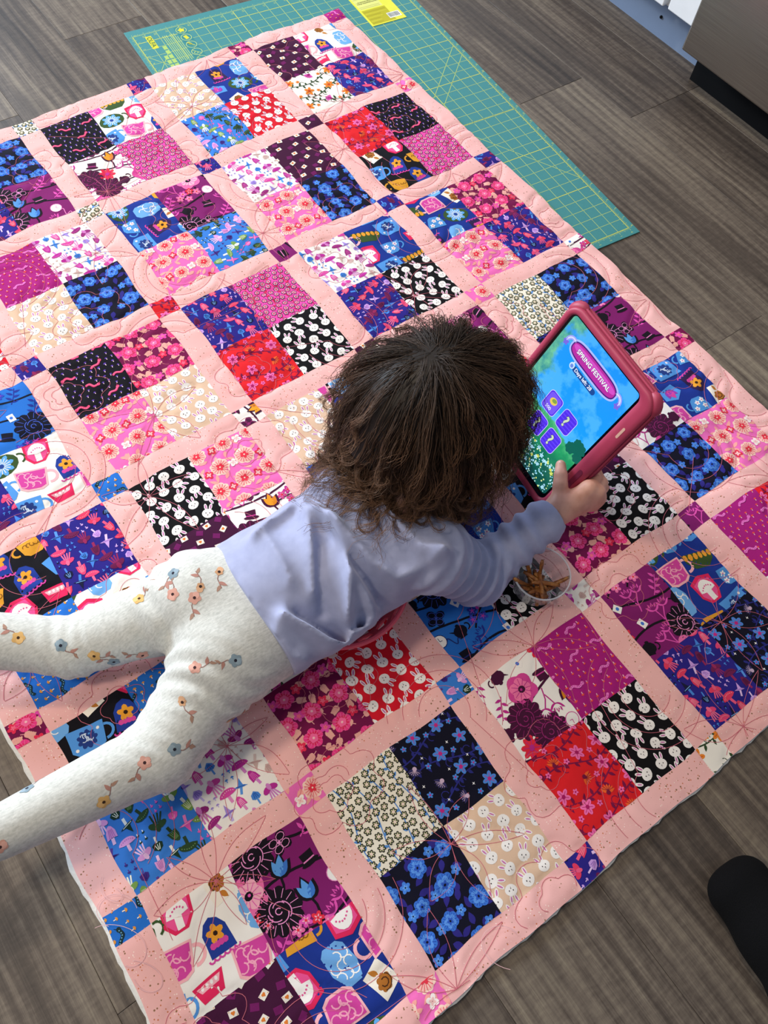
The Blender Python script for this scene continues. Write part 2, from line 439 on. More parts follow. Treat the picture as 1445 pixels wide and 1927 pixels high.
for j in range(1, NB): ms.words(str(j), NA * INCH - 0.011, j * INCH + 0.002, 0.0068, 0, YL, 1)
for p0, p1 in [((24.2, 0), (18.9, 5.3)), ((22.8, 0), (17.6, 5.2)), ((13.6, 4.9), (6, 0)), ((33.2, 22.0), (30.5, 24)), ((33.2, 24), (30.5, 22.0))]:
    ms.stroke([(p0[0] * INCH, p0[1] * INCH), (p1[0] * INCH, p1[1] * INCH)], 0.0010, YL, 1)
# maker's plate and the instruction strip in the far corner (lettering reads down the short side)
ms.rect(34.75 * INCH, 22.85 * INCH, 1.75 * INCH, 0.52 * INCH, 0, (214, 210, 60), 2); ms.words('OLFA', 35.5 * INCH, 23.03 * INCH, 0.0145, math.pi, (60, 110, 70), 3, 0.0003)
for q in range(8):
    ms.stroke([((31.4 + 0.12 * (q % 3)) * INCH, (21.75 - 0.16 * q) * INCH), ((35.2 - 0.5 * (q % 4 == 3)) * INCH, (21.75 - 0.16 * q) * INCH)], 0.0011, YL, 2)
for q in range(5): ms.rect((31.2 + 0.62 * q) * INCH, 22.15 * INCH, 0.5 * INCH, 0.34 * INCH, 0, (170, 200, 110), 2)
for q in range(3): ms.rect((31.2 + 0.62 * q) * INCH, 22.55 * INCH, 0.5 * INCH, 0.30 * INCH, 0, (170, 200, 110), 2)
for q in range(5):
    cx, cy = (35.35 - 1.05 * q) * INCH, 20.02 * INCH
    ms.rect(cx, cy, 1.0 * INCH, 0.95 * INCH, 0, (58, 133, 136), 2); ms.arc(cx, cy, 0.43 * INCH, 0, 2 * math.pi, 0.0011, (205, 220, 130), 3, 20)
    if q == 0: ms.rosette(cx, cy, 0.008, 5, (214, 210, 60), 3, 0.5)
    elif q == 1: ms.rect(cx, cy, 0.013, 0.008, 0.2, (214, 210, 60), 3)
    elif q == 2: ms.stroke([(cx - .006, cy - .006), (cx + .008, cy + .007)], 0.0016, (214, 210, 60), 3); ms.ell(cx + .004, cy + .002, .006, .003, .6, (200, 205, 80), 3)
    else: ms.stroke([(cx - .008, cy - .008), (cx + .008, cy + .008)], 0.0012, YL, 3); ms.arc(cx - .003, cy + .003, 0.004, 0, 6.28, 0.001, YL, 3)
o = sheet_object('printed_grid', ms, lambda p: mat_pt(p, 0.00225), (0, 0, 1), 0.00004, M_MATPRINT, mat_root); rel(o, mat_root); o['label'] = 'yellow ruler grid and lettering'
# paper label lying on the mat
lab = empty('paper_label', tuple(mat_pt((0.84, 0.085), 0.0)), 'bright yellow product label with barcode lying on the mat', 'label')
LW, LH = 0.089, 0.165
LO = mat_pt((0.760, 0.130), 0.0)[:2]
def lab_pt(p, z=0.003):
    p = np.asarray(p, float); xy = LO + p[..., :1] * (-MBv) + p[..., 1:2] * MA
    return np.concatenate([xy, np.full(xy.shape[:-1] + (1,), z)], -1)
rel(MB().prism([tuple(lab_pt(c)[:2]) for c in ((0, 0), (LW, 0), (LW, LH), (0, LH))], 0.0024, 0.0030).build('paper', simple('yellow_paper', (226, 224, 60), 0.5, var=0.03), lab), lab)
ls = Sheet(); OL = (186, 178, 40); PY = (226, 226, 130); DK = (70, 70, 50)
ls.rect(0.033, 0.100, 0.058, 0.075, 0, PY, 1)
ls.rect(0.034, 0.031, 0.060, 0.055, 0, OL, 1)
for q in range(7): ls.stroke([(0.006, 0.009 + 0.007 * q), (0.034 + 0.009 * (q > 2) + 0.018 * (q > 4), 0.009 + 0.007 * q)], 0.0014, (214, 208, 70) if q % 2 else (150, 142, 40), 2)
for q, s_ in enumerate(('PLANCHE DE COUPE', 'POUR COUPOIR ROTATIF', 'CUTTING MAT', 'FOR ROTARY CUTTER')):
    ls.words(s_, 0.008 + 0.004 * (q % 2 == 0), 0.082 + 0.006 * (1 - q % 2) + 0.032 * (q // 2), 0.0048, 0, DK, 2, 0.00012)
for q in range(6): ls.stroke([(0.006, 0.066 + 0.005 * (q % 2) + 0.018 * (q // 2)), (0.058, 0.066 + 0.005 * (q % 2) + 0.018 * (q // 2))], 0.0012, (170, 172, 90), 2)
ls.rect(0.068, 0.021, 0.031, 0.020, 0, (232, 234, 225), 2)
rb = random.Random(3); x = 0.0545
while x < 0.0805:
    w = rb.choice((0.0005, 0.0009, 0.0013)); ls.rect(x, 0.0215, w, 0.0145, 0, (88, 88, 92), 3); x += w + rb.choice((0.0006, 0.001))
o = sheet_object('printed_text', ls, lambda p: lab_pt(p, 0.00303), (0, 0, 1), 0.00004, M_MATPRINT, lab); rel(o, lab)
# ------------------------------------------------------------------ fabric designs (millimetres)
SZ = 270.0
def grid_spots(rng, px, py, jit, hexa=True, x0=-5, y0=-5):
    out = []; j = 0; y = y0
    while y < SZ + 5:
        x = x0 + (px / 2 if hexa and j % 2 else 0)
        while x < SZ + 5:
            out.append((x + rng.uniform(-jit, jit), y + rng.uniform(-jit, jit), j)); x += px
        y += py; j += 1
    return out
WHT = (246, 242, 238)
def deck(rng, items):
    last = []
    while True:
        d = [i for i in items]; rng.shuffle(d)
        if last and d[0] == last[-1]: d.append(d.pop(0))
        last = d
        yield from d

def f_bunny(s, rng):
    for k, (x, y, j) in enumerate(grid_spots(rng, 25, 22.5, 1.4)):
        a = [0.15, 2.9, -0.5, 0.75, 3.6, -0.1][(k * 5 + j * 2) % 6] + rng.uniform(-.25, .25)
        s.push(x, y, a, rng.uniform(.92, 1.05))
        for sg in (-1, 1):
            s.push(sg * 2.4, 4.0, -sg * 0.22 + 0.1); s.ell(0, 5.0, 2.3, 5.6, 0, WHT, 1, 10); s.ell(0, 5.2, 1.05, 3.8, 0, (205, 120, 180), 2, 8); s.pop()
        s.ell(0, -1.2, 8.3, 6.8, 0, WHT, 1, 16); s.ell(0, -3.0, 7.2, 5.6, 0, WHT, 1, 12)
        for sg in (-1, 1): s.ell(sg * 2.7, -0.8, 0.75, 0.95, 0, (40, 26, 40), 2, 6)
        s.poly([(-0.9, -3.0), (0.9, -3.0), (0, -4.3)], (60, 30, 50), 2); s.stroke([(0, -4.2), (0, -5.4)], 0.4, (60, 30, 50), 2)
        s.pop()

def shroom_small(s, x, y, cap, stem, sz, a=0.0, lay=1):
    s.push(x, y, a, sz); s.stroke([(0, -3.4), (0, 0)], 1.3, stem, lay)
    t = np.linspace(0, np.pi, 8); s.poly(np.stack([2.5 * np.cos(t), 2.6 * np.sin(t) - .2], 1), cap, lay + 1); s.pop()

def caterpillar(s, x, y, a, body, edge, spot, n=7):
    s.push(x, y, a); t = np.linspace(0, 1, 15); p = np.stack([-9.5 + 19 * t, 1.8 * np.sin(t * 2.3 * np.pi)], 1)
    for i in range(0, 15, 1): s.ell(p[i, 0], p[i, 1] - 1.4, 1.15, 1.15, 0, edge, 1, 6)
    s.stroke(p, 3.4, body, 2); s.ell(p[0, 0], p[0, 1], 2.1, 2.1, 0, body, 2, 8); s.ell(p[-1, 0], p[-1, 1], 2.9, 2.7, 0, body, 2, 10)
    for i in range(1, 14, 2): s.ell(p[i, 0], p[i, 1] + .3, 0.7, 0.7, 0, spot, 3, 6)
    s.stroke([(p[-1, 0] + .5, p[-1, 1] + 2), (p[-1, 0] + 2, p[-1, 1] + 5)], .6, edge, 3); s.ell(p[-1, 0] + 1, p[-1, 1] + .5, .5, .5, 0, (40, 20, 40), 3, 6)
    s.pop()

def f_cater(cap, stem, body, edge, spot):
    def f(s, rng):
        cs = grid_spots(rng, 50, 33, 4)
        for k, (x, y, j) in enumerate(cs): caterpillar(s, x, y, [0.25, -0.5, 0.1, 2.9][k % 4], body, edge, spot)
        for x, y, j in grid_spots(rng, 12.5, 10.5, 1.8):
            if min((x - c[0]) ** 2 / 2.6 + (y - c[1]) ** 2 for c in cs) > 58: shroom_small(s, x, y, cap, stem, rng.uniform(.75, 1.05), rng.uniform(-.3, .3))
    return f

def shroom(s, kind, cap, stem, dot):
    if kind == 0:      # broad umbrella
        s.stroke([(0.5, -6.4), (0, -2), (0, 2)], 2.6, stem, 1); t = np.linspace(0, np.pi, 10)
        s.poly(np.concatenate([np.stack([7.5 * np.cos(t), 1 + 5 * np.sin(t)], 1), [(-4, 0), (0, -.4), (4, 0)]]), cap, 2)
        for q in range(7): s.ell(-5 + 1.7 * q, 2.4 + 1.7 * math.sin(q * .52), .5, .5, 0, dot, 3, 6)
    elif kind == 1:    # pointed
        s.stroke([(-1, -7), (0, -2), (0.3, 1)], 2.3, stem, 1); s.poly([(-6.5, 0), (-2, 1.2), (0, 8), (2.2, 1.2), (6.5, -.4), (2, -1), (-2, -1)], cap, 2)
        s.stroke([(-4, .2), (4, 0)], .6, dot, 3)
    elif kind == 2:    # bell
        s.stroke([(0, -7), (0, -2)], 2.4, stem, 1); s.poly([(-4, -2.5), (-3.6, 3), (-1.6, 7), (0, 8), (1.6, 7), (3.6, 3), (4, -2.5), (0, -1.6)], cap, 2)
        for q in (-2, -.6, .8, 2.2): s.stroke([(q, -1.6), (q * .6, 5)], .45, dot, 3)
    elif kind == 3:    # strawberry-like little one
        s.stroke([(0, -6), (0, 0)], 1.5, stem, 1); s.poly([(-4, 0), (-3.4, 3.4), (0, 6), (3.4, 3.4), (4, 0), (1.6, -1.6), (0, -.8), (-1.6, -1.6)], cap, 2)
        for q in (-1.8, 0, 1.8): s.stroke([(q, 0), (q * .4, 4.4)], .5, dot, 3)
    elif kind == 4:    # fluted cluster
        for q in (-3.6, -1.2, 1.2, 3.6): s.stroke([(q * .55, 0), (q * 1.25, -8)], 1.3, stem, 1)
        s.ell(-3.2, 1.6, 4.2, 2.6, .5, cap, 2, 10); s.ell(3.2, 1.6, 4.2, 2.6, -.5, cap, 2, 10); s.ell(0, 3.5, 2, 3.4, 0, stem, 3, 8)
    else:              # sprinkle of tiny ones
        for q in range(4): shroom_small(s, (q % 2) * 5 - 2.5, (q // 2) * 6 - 2, cap, stem, .55)

def f_shrooms(pal):
    def f(s, rng):
        for k, (x, y, j) in enumerate(grid_spots(rng, 14.5, 15.5, 1.6)):
            kind = (k * 7 + j * 3) % 6; cap, stem, dot = pal[(k * 5 + j) % len(pal)]
            s.push(x, y, rng.uniform(-.35, .35) + (math.pi if rng.random() < .10 else 0), rng.uniform(1.02, 1.22)); shroom(s, kind, cap, stem, dot); s.pop()
    return f

def f_ditsy(out, fill, cen, stem, leafc, px=10.6):
    def f(s, rng):
        for k in range(12):
            x = 12 + k * 23; t = np.linspace(-5, SZ, 40); s.stroke(np.stack([x + 5 * np.sin(t / 17 + k), t], 1), 1.2, stem, 1)
            for i in range(26): s.leaf(x + 5 * math.sin((i * 10.6) / 17 + k), i * 10.6, 6.5, 3.2, (0.6 if i % 2 else 2.5), leafc, 1)
        for x, y, j in grid_spots(rng, px, px * .92, 1.5):
            a = rng.uniform(0, 6); s.petals(x, y, 4.6, 6, out, 2, .36, a, 7); s.petals(x, y, 3.4, 6, fill, 3, .22, a, 6); s.ell(x, y, 1.7, 1.7, 0, cen, 4, 7)
    return f

def pansy(s, r, back, mid, core, ray, lines=True):
    s.rosette(0, 0, r, 9, back, 1, .14, rot_(s), 45)
    for a in (0.5, 1.57 + .0, 2.64, 3.95, 5.5): s.ell(r * .42 * math.cos(a), r * .42 * math.sin(a), r * .46, r * .40, a, mid, 2, 10)
    if lines: s.rays(0, 0, r * .34, r * .80, 17, .55, ray, 3)
    for a in (1.2, 2.6, 3.9, 5.2, 6.2): s.ell(r * .2 * math.cos(a), r * .2 * math.sin(a), r * .22, r * .16, a, core, 4, 8)
    s.ell(0, 0, r * .09, r * .09, 0, (250, 220, 200), 5, 6)
def rot_(s): return s.st[-1][0] * .7

def f_pansy(back, mid, core, ray, small, smallc, leafc, extra):
    def f(s, rng):
        big = grid_spots(rng, 35, 31, 2.5)
        for x, y, j in grid_spots(rng, 12, 12, 2):
            s.leaf(x, y, rng.uniform(9, 13), 4.6, rng.uniform(0, 6.28), leafc, 1)
        for k, (x, y, j) in enumerate(big):
            s.push(x, y, rng.uniform(0, 6), rng.uniform(.9, 1.1)); pansy(s, 12, back, mid, core, ray); s.pop()
            s.push(x + 17.5, y + 3, rng.uniform(0, 6)); c = small if k % 3 else extra
            s.petals(0, 0, 6.2, 4, c, 3, .42, 0, 9); s.petals(0, 0, 3.4, 4, smallc, 4, .34, 0, 7); s.pop()
    return f

def f_bluepansy(s, rng):
    for x, y, j in grid_spots(rng, 17, 16, 3):
        s.leaf(x, y, rng.uniform(12, 17), 8, rng.uniform(0, 6.28), (46, 40, 128), 1)
    for k, (x, y, j) in enumerate(grid_spots(rng, 41, 33, 5.5)):
        s.push(x, y, rng.uniform(0, 6), rng.uniform(.85, 1.15)); s.rosette(0, 0, 12.4, 6, (58, 116, 214), 2, .18, 0, 36)
        s.rays(0, 0, 5, 10.6, 20, .5, (36, 76, 180), 3)
        for a in (.6, 1.9, 3.1, 4.3, 5.6): s.ell(4.6 * math.cos(a), 4.6 * math.sin(a), 4.3, 3.6, a, (92, 152, 236), 3, 9)
        for a in (.6, 1.9, 3.1, 4.3, 5.6): s.ell(2.6 * math.cos(a), 2.6 * math.sin(a), 2.2, 1.6, a, (48, 92, 196), 4, 8)
        s.ell(0, 0, 1.3, 1.6, 0, (16, 16, 40), 5, 7); s.pop()
        s.push(x + 20 + rng.uniform(-3, 3), y + rng.uniform(-6, 9), rng.uniform(0, 6)); s.petals(0, 0, 6.6, 5, (70, 130, 224), 2, .38, 0, 9); s.petals(0, 0, 3.4, 5, (104, 164, 240), 3, .3, 0, 6); s.ell(0, 0, 1, 1, 0, (16, 16, 40), 4, 6); s.pop()

def f_wine(s, rng):
    for x, y, j in grid_spots(rng, 17, 15, 2.5):
        a = rng.uniform(0, 6.28); s.push(x, y, a)
        s.stroke([(-3, -1), (2, 0), (6, 1)], .9, (236, 160, 160), 1)
        for q in range(4): s.leaf(1 + q * 2.6, 0, 6 - q * .5, 3.4, .75, (238, 172, 160), 1); s.leaf(1 + q * 2.6, 0, 6 - q * .5, 3.4, -.75, (238, 172, 160), 1)
        s.pop()
    for k, (x, y, j) in enumerate(grid_spots(rng, 34, 29, 2.5)):
        s.push(x, y, rng.uniform(0, 6)); s.rosette(0, 0, 11.5, 5, (240, 62, 140), 2, .22, 0, 40); s.rosette(0, 0, 8, 5, (226, 38, 96), 3, .25, .6, 30)
        s.rosette(0, 0, 5.4, 5, (248, 104, 160), 4, .2, .2, 25); s.rays(0, 0, 5.5, 10.4, 15, .45, (250, 128, 176), 4); s.ell(0, 0, 1.5, 1.5, 0, (255, 190, 200), 5, 7); s.pop()
        s.push(x + 17, y + 3, rng.uniform(0, 6)); s.petals(0, 0, 6.4, 5, (232, 46, 84) if k % 2 else (228, 74, 170), 2, .36, 0, 8); s.petals(0, 0, 3, 5, (250, 110, 140), 3, .3, 0, 6); s.pop()

def vines(s, rng, col, leafc, n=9):
    for k in range(n):
        y = k * SZ / n; t = np.linspace(-5, SZ, 46); ph = rng.uniform(0, 6)
        yy = y + 9 * np.sin(t / 19 + ph); s.stroke(np.stack([t, yy], 1), 1.5, col, 1)
        for i in range(1, 45):
            a = (1.2 if i % 2 else -1.2) + rng.uniform(-.4, .4); s.leaf(t[i], yy[i], rng.uniform(6, 10), 3.6, a, leafc, 1)
            if i % 4 == 0: s.arc(t[i], yy[i] + (5 if i % 8 else -5), 4.5, 0, 4.6, .9, col, 1, 9)

def f_catfree(bgv, leafc, fl, flc, org, orgc, spark, pxy=(31, 27)):
    def f(s, rng):
        vines(s, rng, bgv, leafc)
        for k, (x, y, j) in enumerate(grid_spots(rng, pxy[0], pxy[1], 3)):
            s.push(x, y, rng.uniform(0, 6))
            if k % 3 == 1:     # fan flower
                for q in range(7): s.leaf(0, 0, 9.5, 3.4, -1.1 + q * .37, org, 2)
                for q in range(6): s.stroke([(2, 0), (7.5 * math.cos(-.9 + q * .36), 7.5 * math.sin(-.9 + q * .36))], .5, orgc, 3)
                s.ell(0, 0, 2.6, 2.6, 0, orgc, 4, 8)
            else:
                s.petals(0, 0, 8.6, 6 if k % 2 else 5, fl, 2, .30, 0, 9); s.rays(0, 0, 2, 6.5, 6 if k % 2 else 5, .5, flc, 3); s.ell(0, 0, 2.3, 2.3, 0, flc, 4, 8)
            s.pop()
            if spark: s.push(x + 14, y + 6, .3); s.poly([(0, 2.2), (.5, .5), (2.2, 0), (.5, -.5), (0, -2.2), (-.5, -.5), (-2.2, 0), (-.5, .5)], spark, 3); s.pop()
            s.petals(x + 15, y - 5, 3.6, 5, fl, 2, .34, k, 6); s.ell(x + 15, y - 5, 1.1, 1.1, 0, flc, 3, 6)
    return f

def f_cards(s, rng):
    for k, (x, y, j) in enumerate(grid_spots(rng, 31, 19, 3)):
        s.rect(x, y, 9, 7.4, rng.uniform(-.8, .8), (112, 26, 92), 1)
        a = rng.uniform(-.5, .6); s.push(x + 13, y + 4, a); s.rect(0, 0, 9.2, 7.0, 0, (240, 234, 222), 2)
        s.ell(-.9, .7, 1.3, 1.3, 0, (228, 128, 52), 3, 7); s.ell(.9, .7, 1.3, 1.3, 0, (228, 128, 52), 3, 7); s.poly([(-2.1, .4), (2.1, .4), (0, -2.3)], (228, 128, 52), 3)
        s.ell(-3.5, 2.4, .5, .5, 0, (228, 128, 52), 3, 5); s.ell(3.5, -2.4, .5, .5, 0, (228, 128, 52), 3, 5); s.pop()

def garden_item(s, k, p):
    D, B, B2, M, M2, R, W, A = p['dark'], p['tul'], p['tul2'], p['mag'], p['mag2'], p['red'], p['clock'], p['line']
    if k == 0:     # large ruffled dark bloom with drawn lines
        s.rosette(0, 0, 17, 11, D, 2, .16, 0, 66); s.rays(0, 0, 9, 15.5, 16, .45, A, 3)
        for q in range(5): s.arc(1.6 * math.cos(q * 1.3), 1.6 * math.sin(q * 1.3), 5 + q * .5, q * 1.2, q * 1.2 + 2.0, .7, A, 3, 8)
        s.arc(0, 0, 2.2, 0, 5.2, .7, A, 3, 9)
    elif k == 1:   # tulip
        s.stroke([(0, -16), (1, -8), (0, -3)], 1.8, D, 1); s.leaf(0, -2, 16, 8, 1.57, D, 2); s.leaf(0, -4, 15, 8, 2.1, D, 2); s.leaf(0, -4, 15, 8, 1.04, D, 2)
        s.leaf(0, -1, 13, 5.6, 1.57, B, 3); s.leaf(0, -2.4, 12, 5.4, 2.05, B, 3); s.leaf(0, -2.4, 12, 5.4, 1.09, B2, 3)
    elif k == 2:   # spray of outlined florets
        s.stroke([(0, -14), (1, -4), (4, 3)], 1.1, M, 1); s.stroke([(0, -8), (-5, 1)], 1.0, M, 1)
        for x, y in ((5, 6), (-6, 4)):
            for q in range(5): s.leaf(x, y - 3, 8.5, 3.0, .65 + q * .46, M, 2); s.leaf(x + .15 * (q - 2), y - 2, 6, 1.4, .65 + q * .46, p['bg'], 3)
    elif k == 3:   # small five-petal flowers on twig
        s.stroke([(-14, -5), (-4, 0), (5, 2), (14, 8)], 1.6, D, 1)
        for x, y, c in ((-9, 1, M2), (-1, -4, M2), (5, 6, R), (12, 2, M2), (-3, 6, M)):
            s.petals(x, y, 4.6, 5, c, 2, .36, x, 7); s.petals(x, y, 2.6, 5, p['pale'], 3, .2, x, 6); s.ell(x, y, 1, 1, 0, R, 4, 6)
    elif k == 4:   # pocket watch
        s.ell(0, 0, 6, 5.6, 0, W, 2, 14); s.arc(0, 0, 5.8, 0, 6.28, .6, p['watch'], 3, 16); s.stroke([(0, 0), (0, 3.6)], .5, p['watch'], 3); s.stroke([(0, 0), (2.4, 0)], .5, p['watch'], 3)
        t = np.linspace(0, 1, 14); s.stroke(np.stack([5 + 12 * t, -3 - 6 * t + 3 * np.sin(t * 9)], 1), .9, p['watch'], 2)
    elif k == 5:   # teapot silhouette
        s.ell(0, 0, 6.6, 5.4, 0, D, 2, 12); s.ell(0, 5.6, 2, 1.3, 0, D, 2, 7); s.arc(7, .5, 3.1, -1.6, 1.6, 1.2, D, 2, 8); s.stroke([(-5, 1), (-9.5, 4)], 2.0, D, 2, True); s.rect(0, -5.2, 7, 1.4, 0, D, 2)
    elif k == 6:   # butterfly pansy outlined
        for a in (.6, 2.5, 3.9, 5.4): s.ell(4.4 * math.cos(a), 4.4 * math.sin(a), 4.8, 3.6, a, D, 2, 10); s.arc(4.4 * math.cos(a), 4.4 * math.sin(a), 3.4, 0, 6.28, .5, A, 3, 9, 2.6)
        s.ell(0, 0, 1.3, 1.3, 0, A, 4, 6)
    elif k == 7:   # bright red daisy
        s.petals(0, 0, 9.5, 8, R, 2, .26, 0, 8); s.rays(0, 0, 2.5, 7, 8, .5, M, 3); s.ell(0, 0, 2.5, 2.5, 0, M, 4, 8)
    elif k == 8:   # big open bloom
        s.rosette(0, 0, 14, 5, M2, 2, .2, .3, 35); s.rosette(1, 0, 10, 5, p['pale'], 3, .25, .8, 30); s.rays(0, 0, 3.5, 9, 12, .5, M, 4); s.ell(0, 0, 3.4, 3, 0, D, 4, 9); s.ell(.6, .2, 1.2, 1.2, 0, M, 5, 6)
    elif k == 9:   # top hat / cup
        s.ell(0, -3, 7.2, 2, 0, D, 2, 10); s.poly([(-4.4, -3), (4.4, -3), (5, 5), (-5, 5)], D, 2); s.stroke([(-4.5, -.8), (4.5, -.8)], 1.0, p['watch'], 3)
    elif k == 10:  # tag or playing card
        s.rect(0, 0, 6, 8.4, .4, WHT, 2); s.ell(0, 0, 1.6, 1.8, 0, (66, 120, 210), 3, 7)
    else:          # sprig
        s.stroke([(-8, -6), (0, 0), (7, 7)], .9, M, 1)
        for q in range(6): s.leaf(-6 + q * 2.2, -4.4 + q * 2, 6.6, 2.6, (1.9 if q % 2 else -.4), M, 1)

def f_garden(p):
    order = [0, 2, 5, 1, 3, 6, 10, 8, 11, 7, 4, 2, 9, 3]
    def f(s, rng):
        for k in range(7):     # dark branches
            y = 18 + k * 40; t = np.linspace(-5, SZ, 26); s.stroke(np.stack([t, y + 11 * np.sin(t / 31 + k * 1.7)], 1), 2.2, p['branch'], 1)
        dk = deck(rng, order)
        for k, (x, y, j) in enumerate(grid_spots(rng, 25.5, 23, 2)):
            s.push(x, y, rng.uniform(-.5, .5), 1.12); garden_item(s, next(dk), p); s.pop()
    return f

def cup_item(s, k, bg):
    PK, PKD, RD, NV, SK, GR, AM = (240, 150, 196), (214, 70, 160), (226, 40, 92), (32, 56, 150), (84, 152, 226), (58, 84, 42), (234, 160, 50)
    if k == 0:     # potion shield with a mushroom
        t = [(-9, 9), (0, 12.5), (9, 9), (8.6, -3), (4, -9), (-4, -9), (-8.6, -3)]
        s.poly(t, RD, 1); s.poly([(x * .8, y * .78) for x, y in t], (240, 84, 150), 2); s.stroke([(.3, -7.5), (0, 1)], 4.2, WHT, 3); t2 = np.linspace(0, np.pi, 9)
        s.poly(np.concatenate([np.stack([6.4 * np.cos(t2), 8.4 * np.sin(t2)], 1), [(0, -1.2)]]), WHT, 4)
        for q in range(6): s.ell(-3.6 + 1.5 * q, 1.6 + 2.2 * math.sin(q * .6), .6, .6, 0, (224, 90, 150), 5, 6)
    elif k == 1:   # rose patterned mug
        s.arc(11.4, 0, 5, -1.7, 1.7, 2.0, (248, 182, 190), 1, 10); s.poly([(-11, 8.6), (11, 8.6), (9, -7), (5, -9.6), (-5, -9.6), (-9, -7)], (248, 182, 190), 2); s.poly([(-9.6, 7.4), (9.6, 7.4), (7.8, -6), (4, -8), (-4, -8), (-7.8, -6)], PKD, 3)
        for q in range(7): s.arc(-6 + 4 * (q % 4), 4 - 5 * (q // 4) - .6 * q, 2.6, q, q + 3.6, .8, (250, 168, 196), 4, 7)
        s.arc(0, 0, 3, 0, 5, .9, (250, 168, 196), 4, 9)
    elif k == 2:   # green bowl with amber teeth
        s.poly([(-13, 5), (13, 5), (11, -2), (6, -7), (-6, -7), (-11, -2)], GR, 1)
        for q in range(6): s.ell(-10 + 4 * q, 2.4, 1.7, 2.7, 0, AM, 2, 8)
    elif k == 3:   # green pot with a blue flower
        s.ell(0, 0, 12, 9, 0, GR, 1, 14); s.arc(12.5, -1, 4, -1.4, 1.6, 1.5, GR, 1, 8); s.petals(0, 0, 8.6, 8, (96, 168, 232), 2, .24, 0, 8); s.rays(0, 0, 2, 6.4, 16, .5, WHT, 3); s.ell(0, 0, 1.7, 1.7, 0, (40, 70, 150), 4, 7)
    elif k == 4:   # blue willow jar
        s.poly([(-5, 11), (5, 11), (8, 3), (7, -8), (4, -11), (-4, -11), (-7, -8), (-8, 3)], (112, 172, 232), 1); s.rect(0, 11, 8, 2.4, 0, (112, 172, 232), 1)
        for q in range(8): s.arc(-4 + 4.2 * (q % 3), 6 - 5 * (q // 3), 2.6, q * 1.1, q * 1.1 + 3.4, .7, WHT, 2, 7)
    elif k == 5:   # card with a brown rose
        s.rect(0, 0, 13, 17, .15, (244, 236, 222), 1); s.rosette(0, 2, 4.8, 7, (170, 104, 40), 2, .2, 0, 28); s.arc(0, 2, 2.2, 0, 5, .6, (70, 40, 20), 3, 8); s.arc(0, 2, 4, 1, 4, .5, (70, 40, 20), 3, 8); s.leaf(0, -3, 6, 3, -1.0, (196, 124, 50), 2)
    elif k == 6:   # sky mug with a drawn bird and hearts
        s.arc(11, 0, 4.6, -1.6, 1.6, 1.7, SK, 1, 9); s.poly([(-11, 8), (11, 8), (10, -6), (6, -9), (-6, -9), (-10, -6)], SK, 2); s.rosette(0, 0, 6.2, 9, (36, 60, 130), 3, .25, 0, 36)
        for q in range(7): s.arc(-2 + 1.3 * (q % 4), 2 - 2 * (q // 3), 1.6, q, q + 3, .5, (210, 226, 246), 4, 6)
        s.ell(-7, -5, 1.1, 1.1, 0, WHT, 3, 6); s.ell(7.2, 4, 1.1, 1.1, 0, WHT, 3, 6)
    elif k == 7:   # bell jar with a pansy and a scalloped rim
        c = (48, 30, 74) if bg[2] > 100 and bg[0] < 100 else (34, 60, 150); s.poly([(-7.5, -9), (-7, 4), (-4, 9), (0, 11), (4, 9), (7, 4), (7.5, -9)], c, 1)
        s.petals(0, 2, 5, 5, AM, 2, .36, .3, 8); s.ell(0, 2, 1.4, 1.4, 0, (50, 30, 20), 3, 6)
        for q in range(4): s.ell(-4 + 2.4 * q, -3.4, 1.8, 1.8, 0, PKD, 2, 7)
        for q in range(6): s.arc(-7.5 + 3 * q, -9, 1.6, 3.14, 6.28, 1.0, PKD, 2, 6)
    elif k == 8:   # gold cup
        s.arc(-9.5, 0, 3.6, 1.5, 4.8, 1.5, (214, 148, 44), 1, 8); s.poly([(-8.6, 6), (8.6, 6), (7, -5), (4, -7.6), (-4, -7.6), (-7, -5)], (222, 156, 48), 2)
        for q in range(5): s.arc(-4 + 2.4 * q, .5, 1.6, q, q + 3.4, .6, (130, 84, 24), 3, 6)
    elif k == 9:   # little daisies mug
        s.arc(8.4, 0, 3.4, -1.5, 1.5, 1.3, (78, 146, 214), 1, 8); s.poly([(-8.4, 6), (8.4, 6), (8, 1), (6, -5), (3.4, -7), (-3.4, -7), (-6, -5), (-8, 1)], (78, 146, 214), 2)
        for x, y in ((-4, 2), (1, -2), (4.4, 3), (-4, -3.4)): s.petals(x, y, 2.3, 5, WHT, 3, .34, x, 6); s.ell(x, y, .7, .7, 0, (216, 110, 170), 4, 5)
    elif k == 10:  # red and white half melon cup
        s.poly([(-9, 5), (9, 5), (6, -5), (-6, -5)], RD, 1); s.poly([(-7, 3.4), (7, 3.4), (5, 0), (-5, 0)], (244, 180, 190), 2)
        for q in range(4): s.ell(-4 + 2.7 * q, 2, .9, 1.2, 0, WHT, 3, 6)
    else:          # sky teacup with tulip
        s.poly([(-9, 4), (0, 9), (9, 4), (7, -5), (-7, -5)], SK, 1); s.leaf(0, -3, 10, 6, 1.57, PKD, 2); s.leaf(0, -3, 9, 5, 2.1, (150, 60, 170), 2); s.leaf(0, -3, 9, 5, 1.0, (150, 60, 170), 2)

def f_cups(bg):
    order = [1, 1, 3, 0, 6, 6, 2, 7, 7, 4, 9, 8, 5, 11, 10]
    def f(s, rng):
        dk = deck(rng, order)
        for k, (x, y, j) in enumerate(grid_spots(rng, 29, 25, 1.6)):
            s.push(x, y, rng.uniform(-.3, .3), 1.2); cup_item(s, next(dk), bg); s.pop()
    return f

